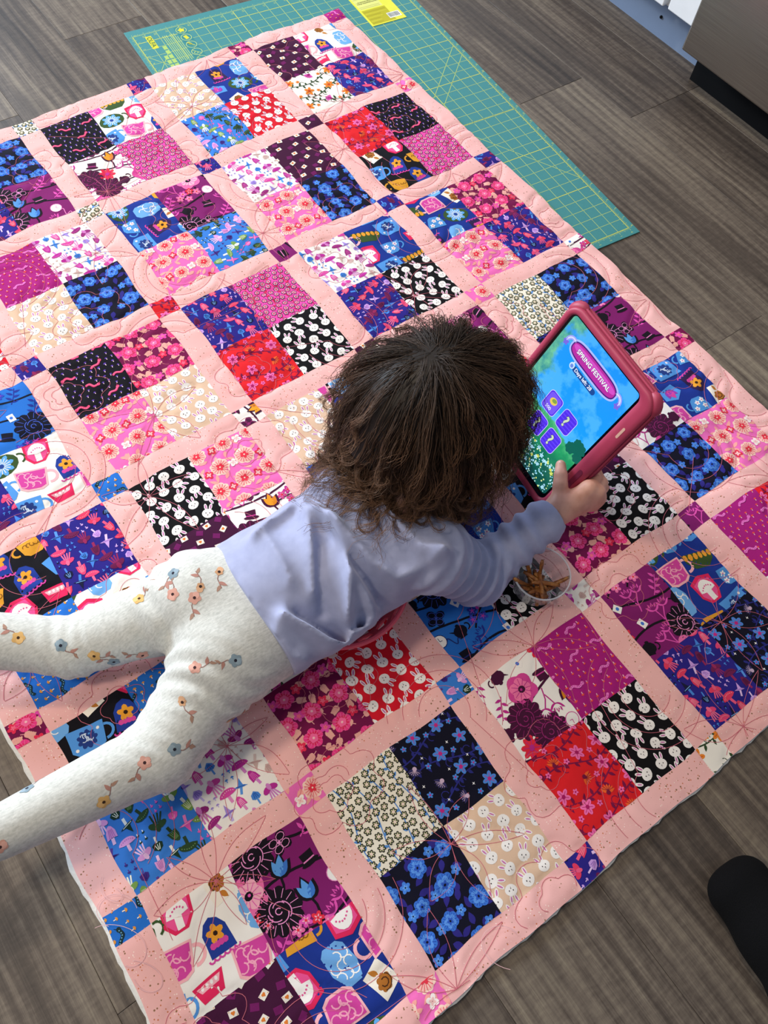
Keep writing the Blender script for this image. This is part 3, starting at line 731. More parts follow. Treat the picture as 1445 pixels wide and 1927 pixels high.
gp_m = dict(bg=(128, 28, 104), dark=(22, 14, 26), branch=(22, 14, 26), tul=(92, 156, 226), tul2=(60, 116, 200), mag=(228, 84, 178), mag2=(236, 110, 170), red=(232, 50, 70), clock=WHT, line=(236, 150, 206), pale=(246, 176, 196), watch=(230, 130, 190))
gp_b = dict(bg=(38, 112, 204), dark=(14, 16, 34), branch=(14, 16, 34), tul=(168, 40, 140), tul2=(120, 26, 112), mag=(36, 52, 150), mag2=(54, 72, 190), red=(200, 60, 170), clock=WHT, line=(70, 96, 200), pale=(150, 80, 190), watch=(30, 40, 110))
gp_w = dict(bg=(246, 242, 236), dark=(70, 18, 54), branch=(70, 18, 54), tul=(238, 158, 40), tul2=(222, 136, 30), mag=(190, 44, 140), mag2=(214, 70, 150), red=(230, 44, 66), clock=WHT, line=(150, 40, 110), pale=(244, 120, 170), watch=(206, 60, 150))
PINKCAP = (232, 70, 120)
FAB = {   # name: (ground colour, painter)
 'BK': ((14, 12, 16), f_bunny), 'RB': ((214, 24, 44), f_bunny), 'TB': ((226, 192, 164), f_bunny),
 'PL': ((66, 18, 54), f_cards),
 'WC': ((244, 240, 234), f_cups((244, 240, 234))), 'NC': ((26, 52, 142), f_cups((26, 52, 142))), 'KC': ((16, 14, 22), f_cups((16, 14, 22))),
 'BM': ((42, 34, 132), f_shrooms([(PINKCAP, (240, 110, 150), (250, 160, 180)), ((70, 130, 220), (90, 150, 230), (20, 24, 60)), ((110, 30, 80), (150, 40, 90), (70, 20, 60)), ((206, 160, 230), (232, 200, 244), (160, 110, 200)), ((226, 60, 96), (236, 90, 130), (250, 150, 170)), ((24, 26, 60), (74, 136, 222), (120, 170, 230))])),
 'SM': ((58, 126, 214), f_shrooms([((44, 72, 44), (40, 64, 40), (110, 150, 90)), ((228, 90, 180), (236, 130, 200), (250, 170, 214)), ((120, 160, 80), (240, 244, 232), (230, 240, 200)), ((64, 40, 128), (88, 60, 150), (40, 24, 96)), ((224, 160, 222), (240, 196, 236), (190, 110, 190)), ((28, 56, 40), (236, 240, 236), (220, 230, 220))])),
 'WM': ((244, 240, 234), f_shrooms([((184, 44, 150), (210, 130, 200), (226, 110, 190)), ((70, 132, 214), (90, 150, 226), (36, 80, 170)), ((214, 70, 160), (226, 140, 196), (250, 190, 220)), ((164, 140, 216), (196, 180, 232), (120, 96, 190)), ((150, 40, 120), (206, 120, 190), (210, 90, 170)), ((206, 176, 170), (222, 200, 194), (190, 150, 150))])),
 'HP': ((240, 82, 176), f_ditsy((120, 26, 84), (250, 226, 236), (226, 60, 110), (222, 36, 74), (216, 40, 84))),
 'CD': ((246, 240, 222), f_ditsy((38, 40, 34), (206, 206, 160), (244, 220, 206), (86, 140, 210), (90, 146, 214), 11.4)),
 'PP': ((240, 112, 186), f_pansy((252, 214, 196), (248, 190, 180), (228, 52, 72), (226, 60, 84), (226, 50, 76), (250, 200, 196), (248, 168, 160), (252, 240, 236))),
 'BF': ((14, 14, 34), f_bluepansy),
 'MF': ((116, 18, 72), f_wine),
 'RF': ((222, 32, 40), f_catfree((126, 20, 70), (120, 18, 66), (244, 110, 176), (170, 24, 96), (240, 98, 44), (120, 20, 60), None)),
 'NF': ((14, 14, 34), f_catfree((44, 46, 130), (40, 44, 124), (78, 140, 226), (196, 40, 130), (52, 48, 96), (206, 180, 206), (240, 240, 244))),
 'WF': ((246, 242, 232), f_catfree((44, 66, 40), (48, 74, 44), (238, 138, 48), (196, 70, 40), (222, 84, 176), (150, 30, 110), None, (38, 33))),
 'MG': ((128, 28, 104), f_garden(gp_m)), 'BG': ((38, 112, 204), f_garden(gp_b)), 'WG': ((246, 242, 236), f_garden(gp_w)),
 'KP': ((16, 12, 22), f_cater((92, 60, 170), (246, 214, 230), (240, 84, 134), (206, 40, 100), (250, 150, 170))),
 'MP': ((168, 28, 122), f_cater((232, 76, 70), (246, 190, 200), (238, 120, 200), (110, 20, 90), (180, 60, 160))),
 'BP': ((38, 112, 204), f_cater((226, 150, 60), (246, 230, 210), (30, 56, 62), (20, 30, 44), (130, 196, 226))),
}
SHEETS = {}
def sheet_for(code):
    if code not in SHEETS:
        sh = Sheet(); FAB[code][1](sh, random.Random(sum(ord(c) * 31 ** i for i, c in enumerate(code)))); SHEETS[code] = sh.get()
    return SHEETS[code]
# ------------------------------------------------------------------ quilt
PU, PV = 0.24086207, 0.26876190
HSU, HSV = 0.085, 0.067
WCO = np.array([[-0.00468, 0.00072], [-0.00568, -0.00684], [0.00675, -0.00059], [0.00475, 0.00702], [-0.00609, 0.00242], [-0.00514, -0.00621], [0.0052, 0.00237], [0.00713, 0.00118], [0.00163, 0.00351], [0.00711, -0.00307]])
def quilt_xy(u, v):
    u = np.asarray(u, float); v = np.asarray(v, float); a, b = (u - 2.5) / 2.5, (v - 3) / 3
    B = np.stack([a ** i * b ** j for i in range(4) for j in range(4 - i)], -1); w = B @ WCO
    wx = 0.0016 * np.sin(v * 7.3 + 1.1 * np.sin(u * 2.1)) + 0.0010 * np.sin(v * 17.0 + u * 3.0)
    wy = 0.0014 * np.sin(u * 6.7 + 0.8 * np.sin(v * 1.9)) + 0.0009 * np.sin(u * 15.0 - v * 2.0)
    return np.stack([u * PU + w[..., 0] + wx, v * PV + w[..., 1] + wy], -1)

rq = random.Random(11)
def cloud_line(cx, cy, r, n, a0, turns, spiral):
    t = np.linspace(0, 2 * np.pi * turns, int(46 * turns) + 2); rr = r * (1 - spiral * t / t[-1]) * (0.80 + 0.26 * np.abs(np.sin(n * t / 2)))
    return np.stack([cx + rr * np.cos(t + a0), cy + rr * np.sin(t + a0) * 0.85], 1)
def petal_line(cx, cy, ln, wd, ang):
    t = np.linspace(0, 1, 16); p = np.stack([t * ln, np.sin(np.pi * t) * wd], 1); q = np.stack([t[::-1] * ln, -np.sin(np.pi * t[::-1]) * wd * .6], 1)
    p = np.concatenate([p, q]); c, s = math.cos(ang), math.sin(ang)
    return np.stack([cx + c * p[:, 0] - s * p[:, 1], cy + s * p[:, 0] + c * p[:, 1]], 1)
STITCH = []
yy = -0.01; row = 0
while yy < 1.66:
    xx = -0.01 + (0.085 if row % 2 else 0)
    while xx < 1.25:
        cx, cy = xx + rq.uniform(-.012, .012), yy + rq.uniform(-.012, .012); kind = (row * 2 + int(xx / 0.17)) % 3
        if kind == 0:
            STITCH.append(cloud_line(cx, cy, rq.uniform(.052, .068), 7, rq.uniform(0, 6), 1.0, 0.0)); STITCH.append(cloud_line(cx + .008, cy, .036, 5, rq.uniform(0, 6), 1.35, 0.45))
        elif kind == 1:
            a0 = rq.uniform(0, 6.28); k = rq.choice((5, 6, 7))
            for q in range(k): STITCH.append(petal_line(cx, cy, rq.uniform(.06, .10), rq.uniform(.006, .020), a0 + q * 2 * math.pi / k))
        else:
            t = np.linspace(0, 1, 24); a0 = rq.uniform(0, 6.28)
            for q in range(3):
                R_ = .035 + .022 * q; th = a0 + 3.6 * t; STITCH.append(np.stack([cx + R_ * np.cos(th), cy + R_ * np.sin(th)], 1))
            STITCH.append(np.array([[cx + .035 * math.cos(a0), cy + .035 * math.sin(a0)], [cx + .14 * math.cos(a0 - .4), cy + .14 * math.sin(a0 - .4)]]))
        xx += 0.17
    yy += 0.125; row += 1
def resample(p, st):
    d = np.linalg.norm(np.diff(p, axis=0), axis=1); s = np.concatenate([[0], np.cumsum(d)]); n = max(2, int(s[-1] / st) + 1); q = np.linspace(0, s[-1], n)
    return np.stack([np.interp(q, s, p[:, 0]), np.interp(q, s, p[:, 1])], 1)
GX0, GY0, GH, GNX, GNY = -0.12, -0.12, 0.002, 740, 940
def blur(a, sg):
    fx = np.fft.fftfreq(a.shape[0])[:, None]; fy = np.fft.rfftfreq(a.shape[1])[None]
    return np.fft.irfft2(np.fft.rfft2(a) * np.exp(-2 * (np.pi * sg) ** 2 * (fx ** 2 + fy ** 2)), a.shape)
def raster(lines):
    g = np.zeros((GNX, GNY))
    for p in lines:
        q = resample(p, 0.001); ix = np.clip(((q[:, 0] - GX0) / GH).astype(int), 0, GNX - 1); iy = np.clip(((q[:, 1] - GY0) / GH).astype(int), 0, GNY - 1); g[ix, iy] = 1
    return g
seams = []
for i in range(6):
    for e in (-HSU, HSU): v = np.linspace(-.06, 6.06, 200); seams.append(quilt_xy(np.full(200, i + e), v))
    if i < 5: v = np.linspace(0, 6, 200); seams.append(quilt_xy(np.full(200, i + .5), v))
for j in range(7):
    for e in (-HSV, HSV): u = np.linspace(-.08, 5.08, 200); seams.append(quilt_xy(u, np.full(200, j + e)))
    if j < 6: u = np.linspace(0, 5, 200); seams.append(quilt_xy(u, np.full(200, j + .5)))
nr = np.random.default_rng(4); n0 = nr.standard_normal((GNX, GNY))
lo_ = blur(n0, 26); lo_ /= lo_.std(); md_ = blur(nr.standard_normal((GNX, GNY)), 8); md_ /= md_.std()
HG = 0.0011 * np.clip(lo_, -2, 2) + 0.00055 * np.clip(md_, -2, 2) - 0.0019 * np.clip(blur(raster(STITCH), 2.2) * 5, 0, 1) - 0.0008 * np.clip(blur(raster(seams), 2.0) * 5, 0, 1)
HG = np.maximum(HG, -0.0042); HLO = 0.0011 * np.clip(lo_, -2, 2)
HGX, HGY = np.gradient(HG, GH)
def samp(G, xy):
    fx = np.clip((xy[:, 0] - GX0) / GH, 0, GNX - 1.01); fy = np.clip((xy[:, 1] - GY0) / GH, 0, GNY - 1.01)
    ix, iy = fx.astype(int), fy.astype(int); a, b = fx - ix, fy - iy
    return G[ix, iy] * (1 - a) * (1 - b) + G[ix + 1, iy] * a * (1 - b) + G[ix, iy + 1] * (1 - a) * b + G[ix + 1, iy + 1] * a * b
QTOP = 0.0105
def quilt_surface(u, v):
    xy = quilt_xy(u, v); z = QTOP + samp(HG, xy); gx, gy = samp(HGX, xy), samp(HGY, xy)
    n = np.stack([-gx, -gy, np.ones_like(gx)], 1); n /= np.linalg.norm(n, axis=1, keepdims=True)
    return np.concatenate([xy, z[:, None]], 1), n

quilt = empty('patchwork_quilt', (0.6, 0.8, 0), 'pink sashed patchwork quilt of printed squares spread on the floor', 'quilt')
M_BATT = simple('white_batting', (238, 236, 230), 0.95, var=0.05, nscale=250, bump=0.4)
def sash_material():
    t = NT('speckled_pink_cotton'); v = t.coords()
    base = t.ramp(t.noise(v, 9, 3), [(0.3, lin((237, 179, 175))), (0.7, lin((243, 189, 186)))])
    for sc, th, c, seed in ((330, 0.13, (206, 122, 84), 0), (420, 0.11, (255, 232, 222), 3.1), (260, 0.10, (150, 112, 84), 7.7)):
        vo = t.n('ShaderNodeTexVoronoi'); vo.inputs['Scale'].default_value = sc; mp = t.n('ShaderNodeMapping'); mp.inputs['Location'].default_value = (seed, seed, 0)
        t.l(v, mp.inputs[0]); t.l(mp.outputs[0], vo.inputs['Vector'])
        rare = t.noise(v, 22 + 8 * seed, 2); dot = t.math('LESS_THAN', vo.outputs['Distance'], t.math('MULTIPLY', t.math('SUBTRACT', rare, 0.42), 2.2))
        dot = t.math('MULTIPLY', dot, t.math('LESS_THAN', vo.outputs['Distance'], 0.30))
        sep = t.n('ShaderNodeSeparateColor'); t.l(vo.outputs['Color'], sep.inputs[0]); dot = t.math('MULTIPLY', dot, t.math('LESS_THAN', sep.outputs[0], 0.20))
        base = t.mix(dot, base, lin(c))
    t.col(base); t.set(Roughness=0.92); t.b.inputs['Specular IOR Level'].default_value = 0.2; t.bump(t.noise(v, 900, 2), 0.25, 0.0004)
    return t.m
M_SASH = sash_material()

def cloth_piece(name, u0, u1, v0, v1, code, rot, off, mat=None, cell=5.0):
    """one piece of fabric: fine grid following the quilted relief plus its printed figures"""
    w, h = (u1 - u0) * PU * 1000, (v1 - v0) * PV * 1000
    nx, ny = max(2, int(w / cell)), max(2, int(h / cell))
    uu, vv = np.meshgrid(np.linspace(u0, u1, nx + 1), np.linspace(v0, v1, ny + 1), indexing='ij')
    V, N = quilt_surface(uu.ravel(), vv.ravel()); idx = np.arange((nx + 1) * (ny + 1)).reshape(nx + 1, ny + 1)
    a, b, c, d = idx[:-1, :-1].ravel(), idx[1:, :-1].ravel(), idx[1:, 1:].ravel(), idx[:-1, 1:].ravel()
    if code is None:
        o = mesh_np(name, V, np.stack([a, b, c, d], 1), mat, quilt); return rel(o, quilt)
    Fc = np.concatenate([np.stack([a, b, c], 1), np.stack([a, c, d], 1)])
    Cv = np.tile(np.array(lin(FAB[code][0])), (len(V), 1))
    T, C, L = sheet_for(code)
    cs, sn = (1, 0, -1, 0)[rot], (0, 1, 0, -1)[rot]; q = (T - SZ / 2) * FSC.get(code, 1.0) - np.asarray(off)
    q = np.stack([cs * q[..., 0] - sn * q[..., 1], sn * q[..., 0] + cs * q[..., 1]], -1) + np.array([w / 2, h / 2])
    T2, C2, L2 = clip_rect(q, C, L, w, h)
    if len(T2):
        T2, C2, L2 = subdiv(T2, C2, L2, 6.5)
        o_ = np.argsort(L2, kind='stable'); T2, C2, L2 = T2[o_], C2[o_], L2[o_]
        e1, e2 = T2[:, 1] - T2[:, 0], T2[:, 2] - T2[:, 0]; neg = (e1[:, 0] * e2[:, 1] - e1[:, 1] * e2[:, 0]) < 0
        T2[neg] = T2[neg][:, ::-1]
        p = T2.reshape(-1, 2); V2, N2 = quilt_surface(u1 - p[:, 0] / 1000 / PU, v1 - p[:, 1] / 1000 / PV)
        V2[:, 2] += np.repeat(L2, 3) * 0.00016 + 0.00006
        F2 = np.arange(len(p)).reshape(-1, 3) + len(V)
        V = np.concatenate([V, V2]); N = np.concatenate([N, N2]); Fc = np.concatenate([Fc, F2]); Cv = np.concatenate([Cv, np.repeat(C2, 3, 0)])
    return rel(print_mesh(name, V, Fc, Cv, N, M_PRINT, quilt), quilt)

FSC = {'WC': 1.75, 'NC': 1.75, 'KC': 1.75, 'MG': 1.5, 'BG': 1.5, 'WG': 1.45, 'WF': 1.25, 'BM': 1.3, 'SM': 1.3, 'WM': 1.3, 'HP': 1.15, 'CD': 1.15, 'PP': 1.22, 'MF': 1.18, 'RF': 1.15, 'NF': 1.15, 'PL': 1.1}   # print scale
BLOCKS = {  # (u, v): the four prints at (top, right, left, bottom) as the photograph shows them
 (0, 0): 'WC BM PL WF', (1, 0): 'NC RB TB SM', (2, 0): 'WC HP KP WG', (3, 0): 'BF MG PP BM', (4, 0): 'RF TB NC PL',
 (0, 1): 'KP HP RF KC', (1, 1): 'PL BF WM PP', (2, 1): 'MG SM NC PP', (3, 1): 'WM BF MP TB', (4, 1): 'HP RB BG WF',
 (0, 2): 'MF BM NC PP', (1, 2): 'NC BK WM BM', (2, 2): 'HP BK BM RF', (3, 2): 'MF TB KP PP', (4, 2): 'BG WC MF BM',
 (0, 3): 'BF MG CD NF', (1, 3): 'MG PP WM HP', (2, 3): 'KC SM TB BF', (3, 3): 'PP WG BK PL', (4, 3): 'BM WC KC BP',
 (0, 4): 'NC PP WG BF', (1, 4): 'PL BK KC MF', (2, 4): 'NC BK TB BG', (3, 4): 'HP RB WF MF', (4, 4): 'BP WM KC SM',
 (0, 5): 'RF CD MP WM', (1, 5): 'NC NF MG BM', (2, 5): 'MP BK WG RF', (3, 5): 'NF TB CD BF', (4, 5): 'MG NC WC PL'}
CORN = {(0, 0): 'MP', (1, 0): 'MF', (2, 0): 'BM', (3, 0): 'CD', (0, 1): 'PP', (1, 1): 'PL', (2, 1): 'BM', (3, 1): 'CD', (0, 2): 'BM', (1, 2): 'BM', (2, 2): 'MG', (3, 2): 'RF', (4, 2): 'BM',
        (0, 3): 'WG', (1, 3): 'PP', (2, 3): 'PL', (3, 3): 'WG', (4, 3): 'BP', (0, 4): 'MF', (5, 4): 'MF', (1, 5): 'MG', (2, 5): 'WM', (3, 5): 'SM', (4, 5): 'PP', (5, 5): 'BP', (2, 6): 'WF', (3, 6): 'BM', (4, 6): 'PP'}
rp = random.Random(21)
for (i, j), s_ in BLOCKS.items():
    for q, code in enumerate(s_.split()):
        pu, pv = ((0, 0), (0, 1), (1, 0), (1, 1))[q]
        ua, ub = (i + HSU, i + .5) if pu == 0 else (i + .5, i + 1 - HSU); va, vb = (j + HSV, j + .5) if pv == 0 else (j + .5, j + 1 - HSV)
        rot = rp.choices((0, 2, 1, 3), (16, 3, 1, 1))[0]
        cloth_piece('patch', ua, ub, va, vb, code, rot, (rp.uniform(-60, 60), rp.uniform(-60, 60)))
for i in range(6):
    for j in range(7):
        code = CORN.get((i, j)) or rp.choice(list(FAB)); cloth_piece('cornerstone', i - HSU, i + HSU, j - HSV, j + HSV, code, rp.choice((0, 1, 2, 3)), (rp.uniform(-70, 70), rp.uniform(-70, 70)), cell=5)
        if i < 5: cloth_piece('sashing_strip', i + HSU, i + 1 - HSU, j - HSV, j + HSV, None, 0, None, M_SASH, 3.2)
        if j < 6: cloth_piece('sashing_strip', i - HSU, i + HSU, j + HSV, j + 1 - HSV, None, 0, None, M_SASH, 3.2)

# batting and backing: a soft slab whose raw edge shows beyond the patchwork
nu, nv = 130, 156
ru = np.random.default_rng(8)
U, Vv = np.meshgrid(np.linspace(-HSU - .005, 5 + HSU + .020, nu), np.linspace(-HSV - .006, 6 + HSV + .007, nv), indexing='ij')
Pt = quilt_xy(U, Vv); e_ = np.zeros_like(U); e_[0] = e_[-1] = 1; e_[:, 0] = e_[:, -1] = 1
Pt = Pt + ru.normal(0, 0.0011, Pt.shape) * e_[..., None]
zt = QTOP - 0.0052 + 0.6 * samp(HLO, Pt.reshape(-1, 2)).reshape(U.shape); zt = np.where(e_ > 0, 0.0048, np.maximum(zt, 0.0030))
lx = (Pt[..., 0] - MO[0]) * MA[0] + (Pt[..., 1] - MO[1]) * MA[1]; lb = (Pt[..., 0] - MO[0]) * MBv[0] + (Pt[..., 1] - MO[1]) * MBv[1]
on_mat = (lx > A0 - .02) & (lx < A1 + .02) & (lb > B0 - .02) & (lb < B1 + .02)
zb = np.where(on_mat, 0.0024, 0.0003)
n_ = nu * nv; idx = np.arange(n_).reshape(nu, nv); a, b, c, d = idx[:-1, :-1].ravel(), idx[1:, :-1].ravel(), idx[1:, 1:].ravel(), idx[:-1, 1:].ravel()
VV = np.concatenate([np.concatenate([Pt.reshape(-1, 2), zt.reshape(-1, 1)], 1), np.concatenate([Pt.reshape(-1, 2), zb.reshape(-1, 1)], 1)])
rim = np.concatenate([idx[:, 0], idx[-1, 1:], idx[-2::-1, -1], idx[0, -2:0:-1]]); r2 = np.roll(rim, -1)
FF = np.concatenate([np.stack([a, b, c, d], 1), np.stack([d, c, b, a], 1) + n_, np.stack([rim, rim + n_, r2 + n_, r2], 1)])
o = rel(mesh_np('batting_and_backing', VV, FF, M_BATT, quilt), quilt); o['label'] = 'white batting and backing showing at the raw edge'

def thread_mesh(name, lines, r, mat, parent, lift=0.0002):
    Vs, Fs, base = [], [], 0
    for p in lines:
        n = len(p); d = np.gradient(p, axis=0); d /= np.linalg.norm(d, axis=1, keepdims=True) + 1e-9; sd = np.stack([-d[:, 1], d[:, 0]], 1) * r
        z = p[:, 2:] if p.shape[1] > 2 else (QTOP + samp(HG, p) + lift)[:, None]
        q = p[:, :2]; ring = np.stack([np.concatenate([q + sd[:, :2], z], 1), np.concatenate([q, z + r], 1), np.concatenate([q - sd[:, :2], z], 1)], 1).reshape(-1, 3)
        k = np.arange(n - 1) * 3 + base
        for s0 in (0, 1): Fs.append(np.stack([k + s0, k + s0 + 1, k + s0 + 4, k + s0 + 3], 1))
        Vs.append(ring); base += n * 3
    return mesh_np(name, np.concatenate(Vs), np.concatenate(Fs), mat, parent)
M_THREAD = simple('rose_thread', (206, 104, 122), 0.7, var=0.1)
M_PALETHREAD = simple('pale_pink_thread', (232, 186, 190), 0.7)
inside = []
lox, hix = quilt_xy(-HSU, 3)[0] + .004, quilt_xy(5 + HSU, 3)[0] - .004; loy, hiy = quilt_xy(2.5, -HSV)[1] + .008, quilt_xy(2.5, 6 + HSV)[1] - .004
for p in STITCH:
    q = resample(p, 0.0045); m = (q[:, 0] > lox) & (q[:, 0] < hix) & (q[:, 1] > loy) & (q[:, 1] < hiy)
    run = []
    for pt, ok in zip(q, m):
        if ok: run.append(pt)
        elif len(run) > 2: inside.append(np.array(run)); run = []
        else: run = []
    if len(run) > 2: inside.append(np.array(run))
o = rel(thread_mesh('quilting_stitches', inside, 0.00034, M_THREAD, quilt, 0.00045), quilt); tag(o, 'fine rose stitching in clouds, rays and petals', kind='stuff')
# trailing thread ends along the raw edge
rt = random.Random(9); tails = []
for cx, cy in ((1.205, 1.33), (1.215, 1.36), (1.21, 1.40), (1.20, 1.30), (0.86, 1.625), (0.19, 1.634)):
    t = np.linspace(0, 1, 26); a0 = rt.uniform(0, 6); r_ = rt.uniform(.012, .022)
    tails.append(np.stack([cx + r_ * np.cos(a0 + 4.5 * t) + .012 * t, cy + r_ * 1.5 * np.sin(a0 + 3.8 * t), 0.0135 + 0 * t], 1))
rel(thread_mesh('trailing_threads', tails, 0.0003, M_PALETHREAD, quilt), quilt)['kind'] = 'stuff'
# ------------------------------------------------------------------ implicit surfaces for soft bodies
def surface_nets(f, org, h):
    """zero surface of a sampled field -> vertices, quads"""
    nx, ny, nz = f.shape; s = f < 0
    c = [f[i:nx - 1 + i, j:ny - 1 + j, k:nz - 1 + k] for i in (0, 1) for j in (0, 1) for k in (0, 1)]
    cnt = sum((x < 0).astype(np.int8) for x in c); act = (cnt > 0) & (cnt < 8); I = np.argwhere(act)
    vals = np.stack([x[act] for x in c], 1); offs = np.array([(i, j, k) for i in (0, 1) for j in (0, 1) for k in (0, 1)], float)
    acc = np.zeros((len(I), 3)); num = np.zeros(len(I))
    for a in range(8):
        for b in range(a + 1, 8):
            if np.abs(offs[a] - offs[b]).sum() != 1: continue
            m = (vals[:, a] < 0) != (vals[:, b] < 0); t = vals[m, a] / (vals[m, a] - vals[m, b])
            acc[m] += offs[a] + (offs[b] - offs[a]) * t[:, None]; num[m] += 1
    V = (I + acc / num[:, None]) * h + np.asarray(org)
    idx = np.full(act.shape, -1); idx[act] = np.arange(len(I)); Q = []
    for ax in range(3):
        sl0 = [slice(1, -1)] * 3; sl1 = [slice(1, -1)] * 3; sl0[ax] = slice(0, -1); sl1[ax] = slice(1, None)
        A, B = s[tuple(sl0)], s[tuple(sl1)]; m = np.argwhere(A != B)
        if not len(m): continue
        base = m.copy(); o1, o2 = [x for x in range(3) if x != ax]; base[:, o1] += 1; base[:, o2] += 1
        fl = A[tuple(m.T)]
        def at(d1, d2):
            q = base.copy(); q[:, o1] += d1; q[:, o2] += d2; return idx[tuple(q.T)]
        quad = np.stack([at(-1, -1), at(0, -1), at(0, 0), at(-1, 0)], 1)
        if ax == 1: fl = ~fl
        quad[~fl] = quad[~fl][:, ::-1]; Q.append(quad)
    Q = np.concatenate(Q); return V, Q[(Q >= 0).all(1)]

def cone(P, a, b, ra, rb):
    a, b = np.asarray(a, float), np.asarray(b, float); d = b - a; t = np.clip(((P - a) @ d) / (d @ d), 0, 1)
    return np.linalg.norm(P - a - t[..., None] * d, axis=-1) - (ra + (rb - ra) * t)
def smin(a, b, k):
    h = np.clip(0.5 + 0.5 * (b - a) / k, 0, 1); return b + (a - b) * h - k * h * (1 - h)
def union(P, prims, k):
    f = None
    for p in prims:
        d = cone(P, *p); f = d if f is None else smin(f, d, k)
    return f
def lattice(lo, hi, h):
    ax = [np.arange(lo[i], hi[i] + h, h) for i in range(3)]
    return np.stack(np.meshgrid(*ax, indexing='ij'), -1)
def poly_dist(P, pts):
    d = np.full(P.shape[:-1], 9.0)
    for a, b in zip(pts, pts[1:]):
        a, b = np.asarray(a), np.asarray(b); e = b - a; t = np.clip(((P[..., :2] - a) @ e) / (e @ e), 0, 1); d = np.minimum(d, np.linalg.norm(P[..., :2] - a - t[..., None] * e, axis=-1))
    return d
def relax(V, Q, it=2, lam=0.5):
    e = np.concatenate([Q[:, [0, 1]], Q[:, [1, 2]], Q[:, [2, 3]], Q[:, [3, 0]]])
    for _ in range(it):
        s = np.zeros_like(V); n = np.zeros(len(V)); np.add.at(s, e[:, 0], V[e[:, 1]]); np.add.at(s, e[:, 1], V[e[:, 0]]); np.add.at(n, e[:, 0], 1); np.add.at(n, e[:, 1], 1)
        V = V + lam * (s / n[:, None] - V)
    return V

# ------------------------------------------------------------------ tablet leaning in the child's hand
TS = 0.984   # tablet size scaled about the camera; centre below has the same move baked in
TC = np.array([0.38327, 1.13350, 0.14169]); TB = np.array([[0.112215, -0.389548, 0.914144], [0.992963, 0.079000, -0.088225], [-0.037849, 0.917612, 0.395672]])
tab = empty('tablet', (0, 0, 0), 'tablet in a raspberry pink case showing a festival game screen', 'tablet')
tab.matrix_world = Matrix([[*(TB[i] * TS), TC[i]] for i in range(3)] + [[0, 0, 0, 1]])
M_CASE = simple('raspberry_silicone', (172, 56, 86), 0.5, var=0.04, nscale=60)
M_SLOTSHADE = simple('raspberry_painted_shade', (120, 26, 62), 0.6)  # darker pink paints the shade of slot and groove; nothing is cut in
M_GLASS = simple('black_glass_bezel', (6, 6, 9), 0.12)
MB().prism(rrect(0.195, 0.262, 0.024, 8), -0.021, -0.0015, 0.004, 3).build('case_back', M_CASE, tab, True)
def ring_solid(outer, inner, z0, z1, bev):
    bm = bmesh.new(); n = len(outer); lv = []
    prof = [(0, z0), (0, z1 - bev), (bev * .3, z1 - bev * .3), (bev, z1)]
    def lerp(t): return [((1 - t) * o[0] + t * i_[0], (1 - t) * o[1] + t * i_[1]) for o, i_ in zip(outer, inner)]
    width = 0.008
    for off, z in prof: lv.append([bm.verts.new((x, y, z)) for x, y in lerp(min(.45, off / width))])
    for off, z in reversed(prof): lv.append([bm.verts.new((x, y, z)) for x, y in lerp(1 - min(.45, off / width))])
    for k in range(len(lv)):
        a, b = lv[k], lv[(k + 1) % len(lv)]
        for i in range(n): bm.faces.new((a[i], a[(i + 1) % n], b[(i + 1) % n], b[i]))
    m = MB(); m.bm.free(); m.bm = bm; return m
ring_solid(rrect(0.195, 0.262, 0.024, 8), rrect(0.160, 0.240, 0.012, 8, -0.0068, 0), -0.003, 0.0036, 0.0028).build('case_rim', M_CASE, tab, True, 1.2)
for k, (zz, gr) in enumerate(((-0.006, 0.0012), (-0.0125, 0.0014))):
    p = [(x, y, zz) for x, y in rrect(0.195 + 2 * gr, 0.262 + 2 * gr, 0.025, 8)]; MB().tube(p + p[:2], 0.0019, 6, False).build('grip_ridge', M_CASE, tab, True)
for sx, sy in ((1, 1), (-1, 1), (1, -1), (-1, -1)):   # padded corners
    cx, cy = sx * 0.0755, sy * 0.109; t = np.linspace(0, math.pi / 2, 8)
    pts = [(cx + sx * 0.021 * math.cos(a), cy + sy * 0.021 * math.sin(a), -0.0085) for a in t]; MB().tube(pts, [0.004, .0072, .0085, .0088, .0088, .0085, .0072, .004], 10).build('corner_bumper', M_CASE, tab, True)
MB().prism(rrect(0.0075, 0.066, 0.0037, 6, 0.0865, -0.058), 0.0034, 0.0040).build('pencil_slot', M_SLOTSHADE, tab)
MB().prism(rrect(0.004, 0.020, 0.0019, 5, 0.0870, 0.062), 0.0034, 0.0039).build('button_notch', simple('pale_button', (214, 168, 150), 0.5), tab)
MB().prism(rrect(0.0022, 0.086, 0.001, 4, 0.0985, -0.05), -0.0105, -0.0075).build('side_groove', M_SLOTSHADE, tab)
MB().prism(rrect(0.162, 0.242, 0.012, 6, -0.0068, 0), -0.0015, 0.0).build('glass', M_GLASS, tab)
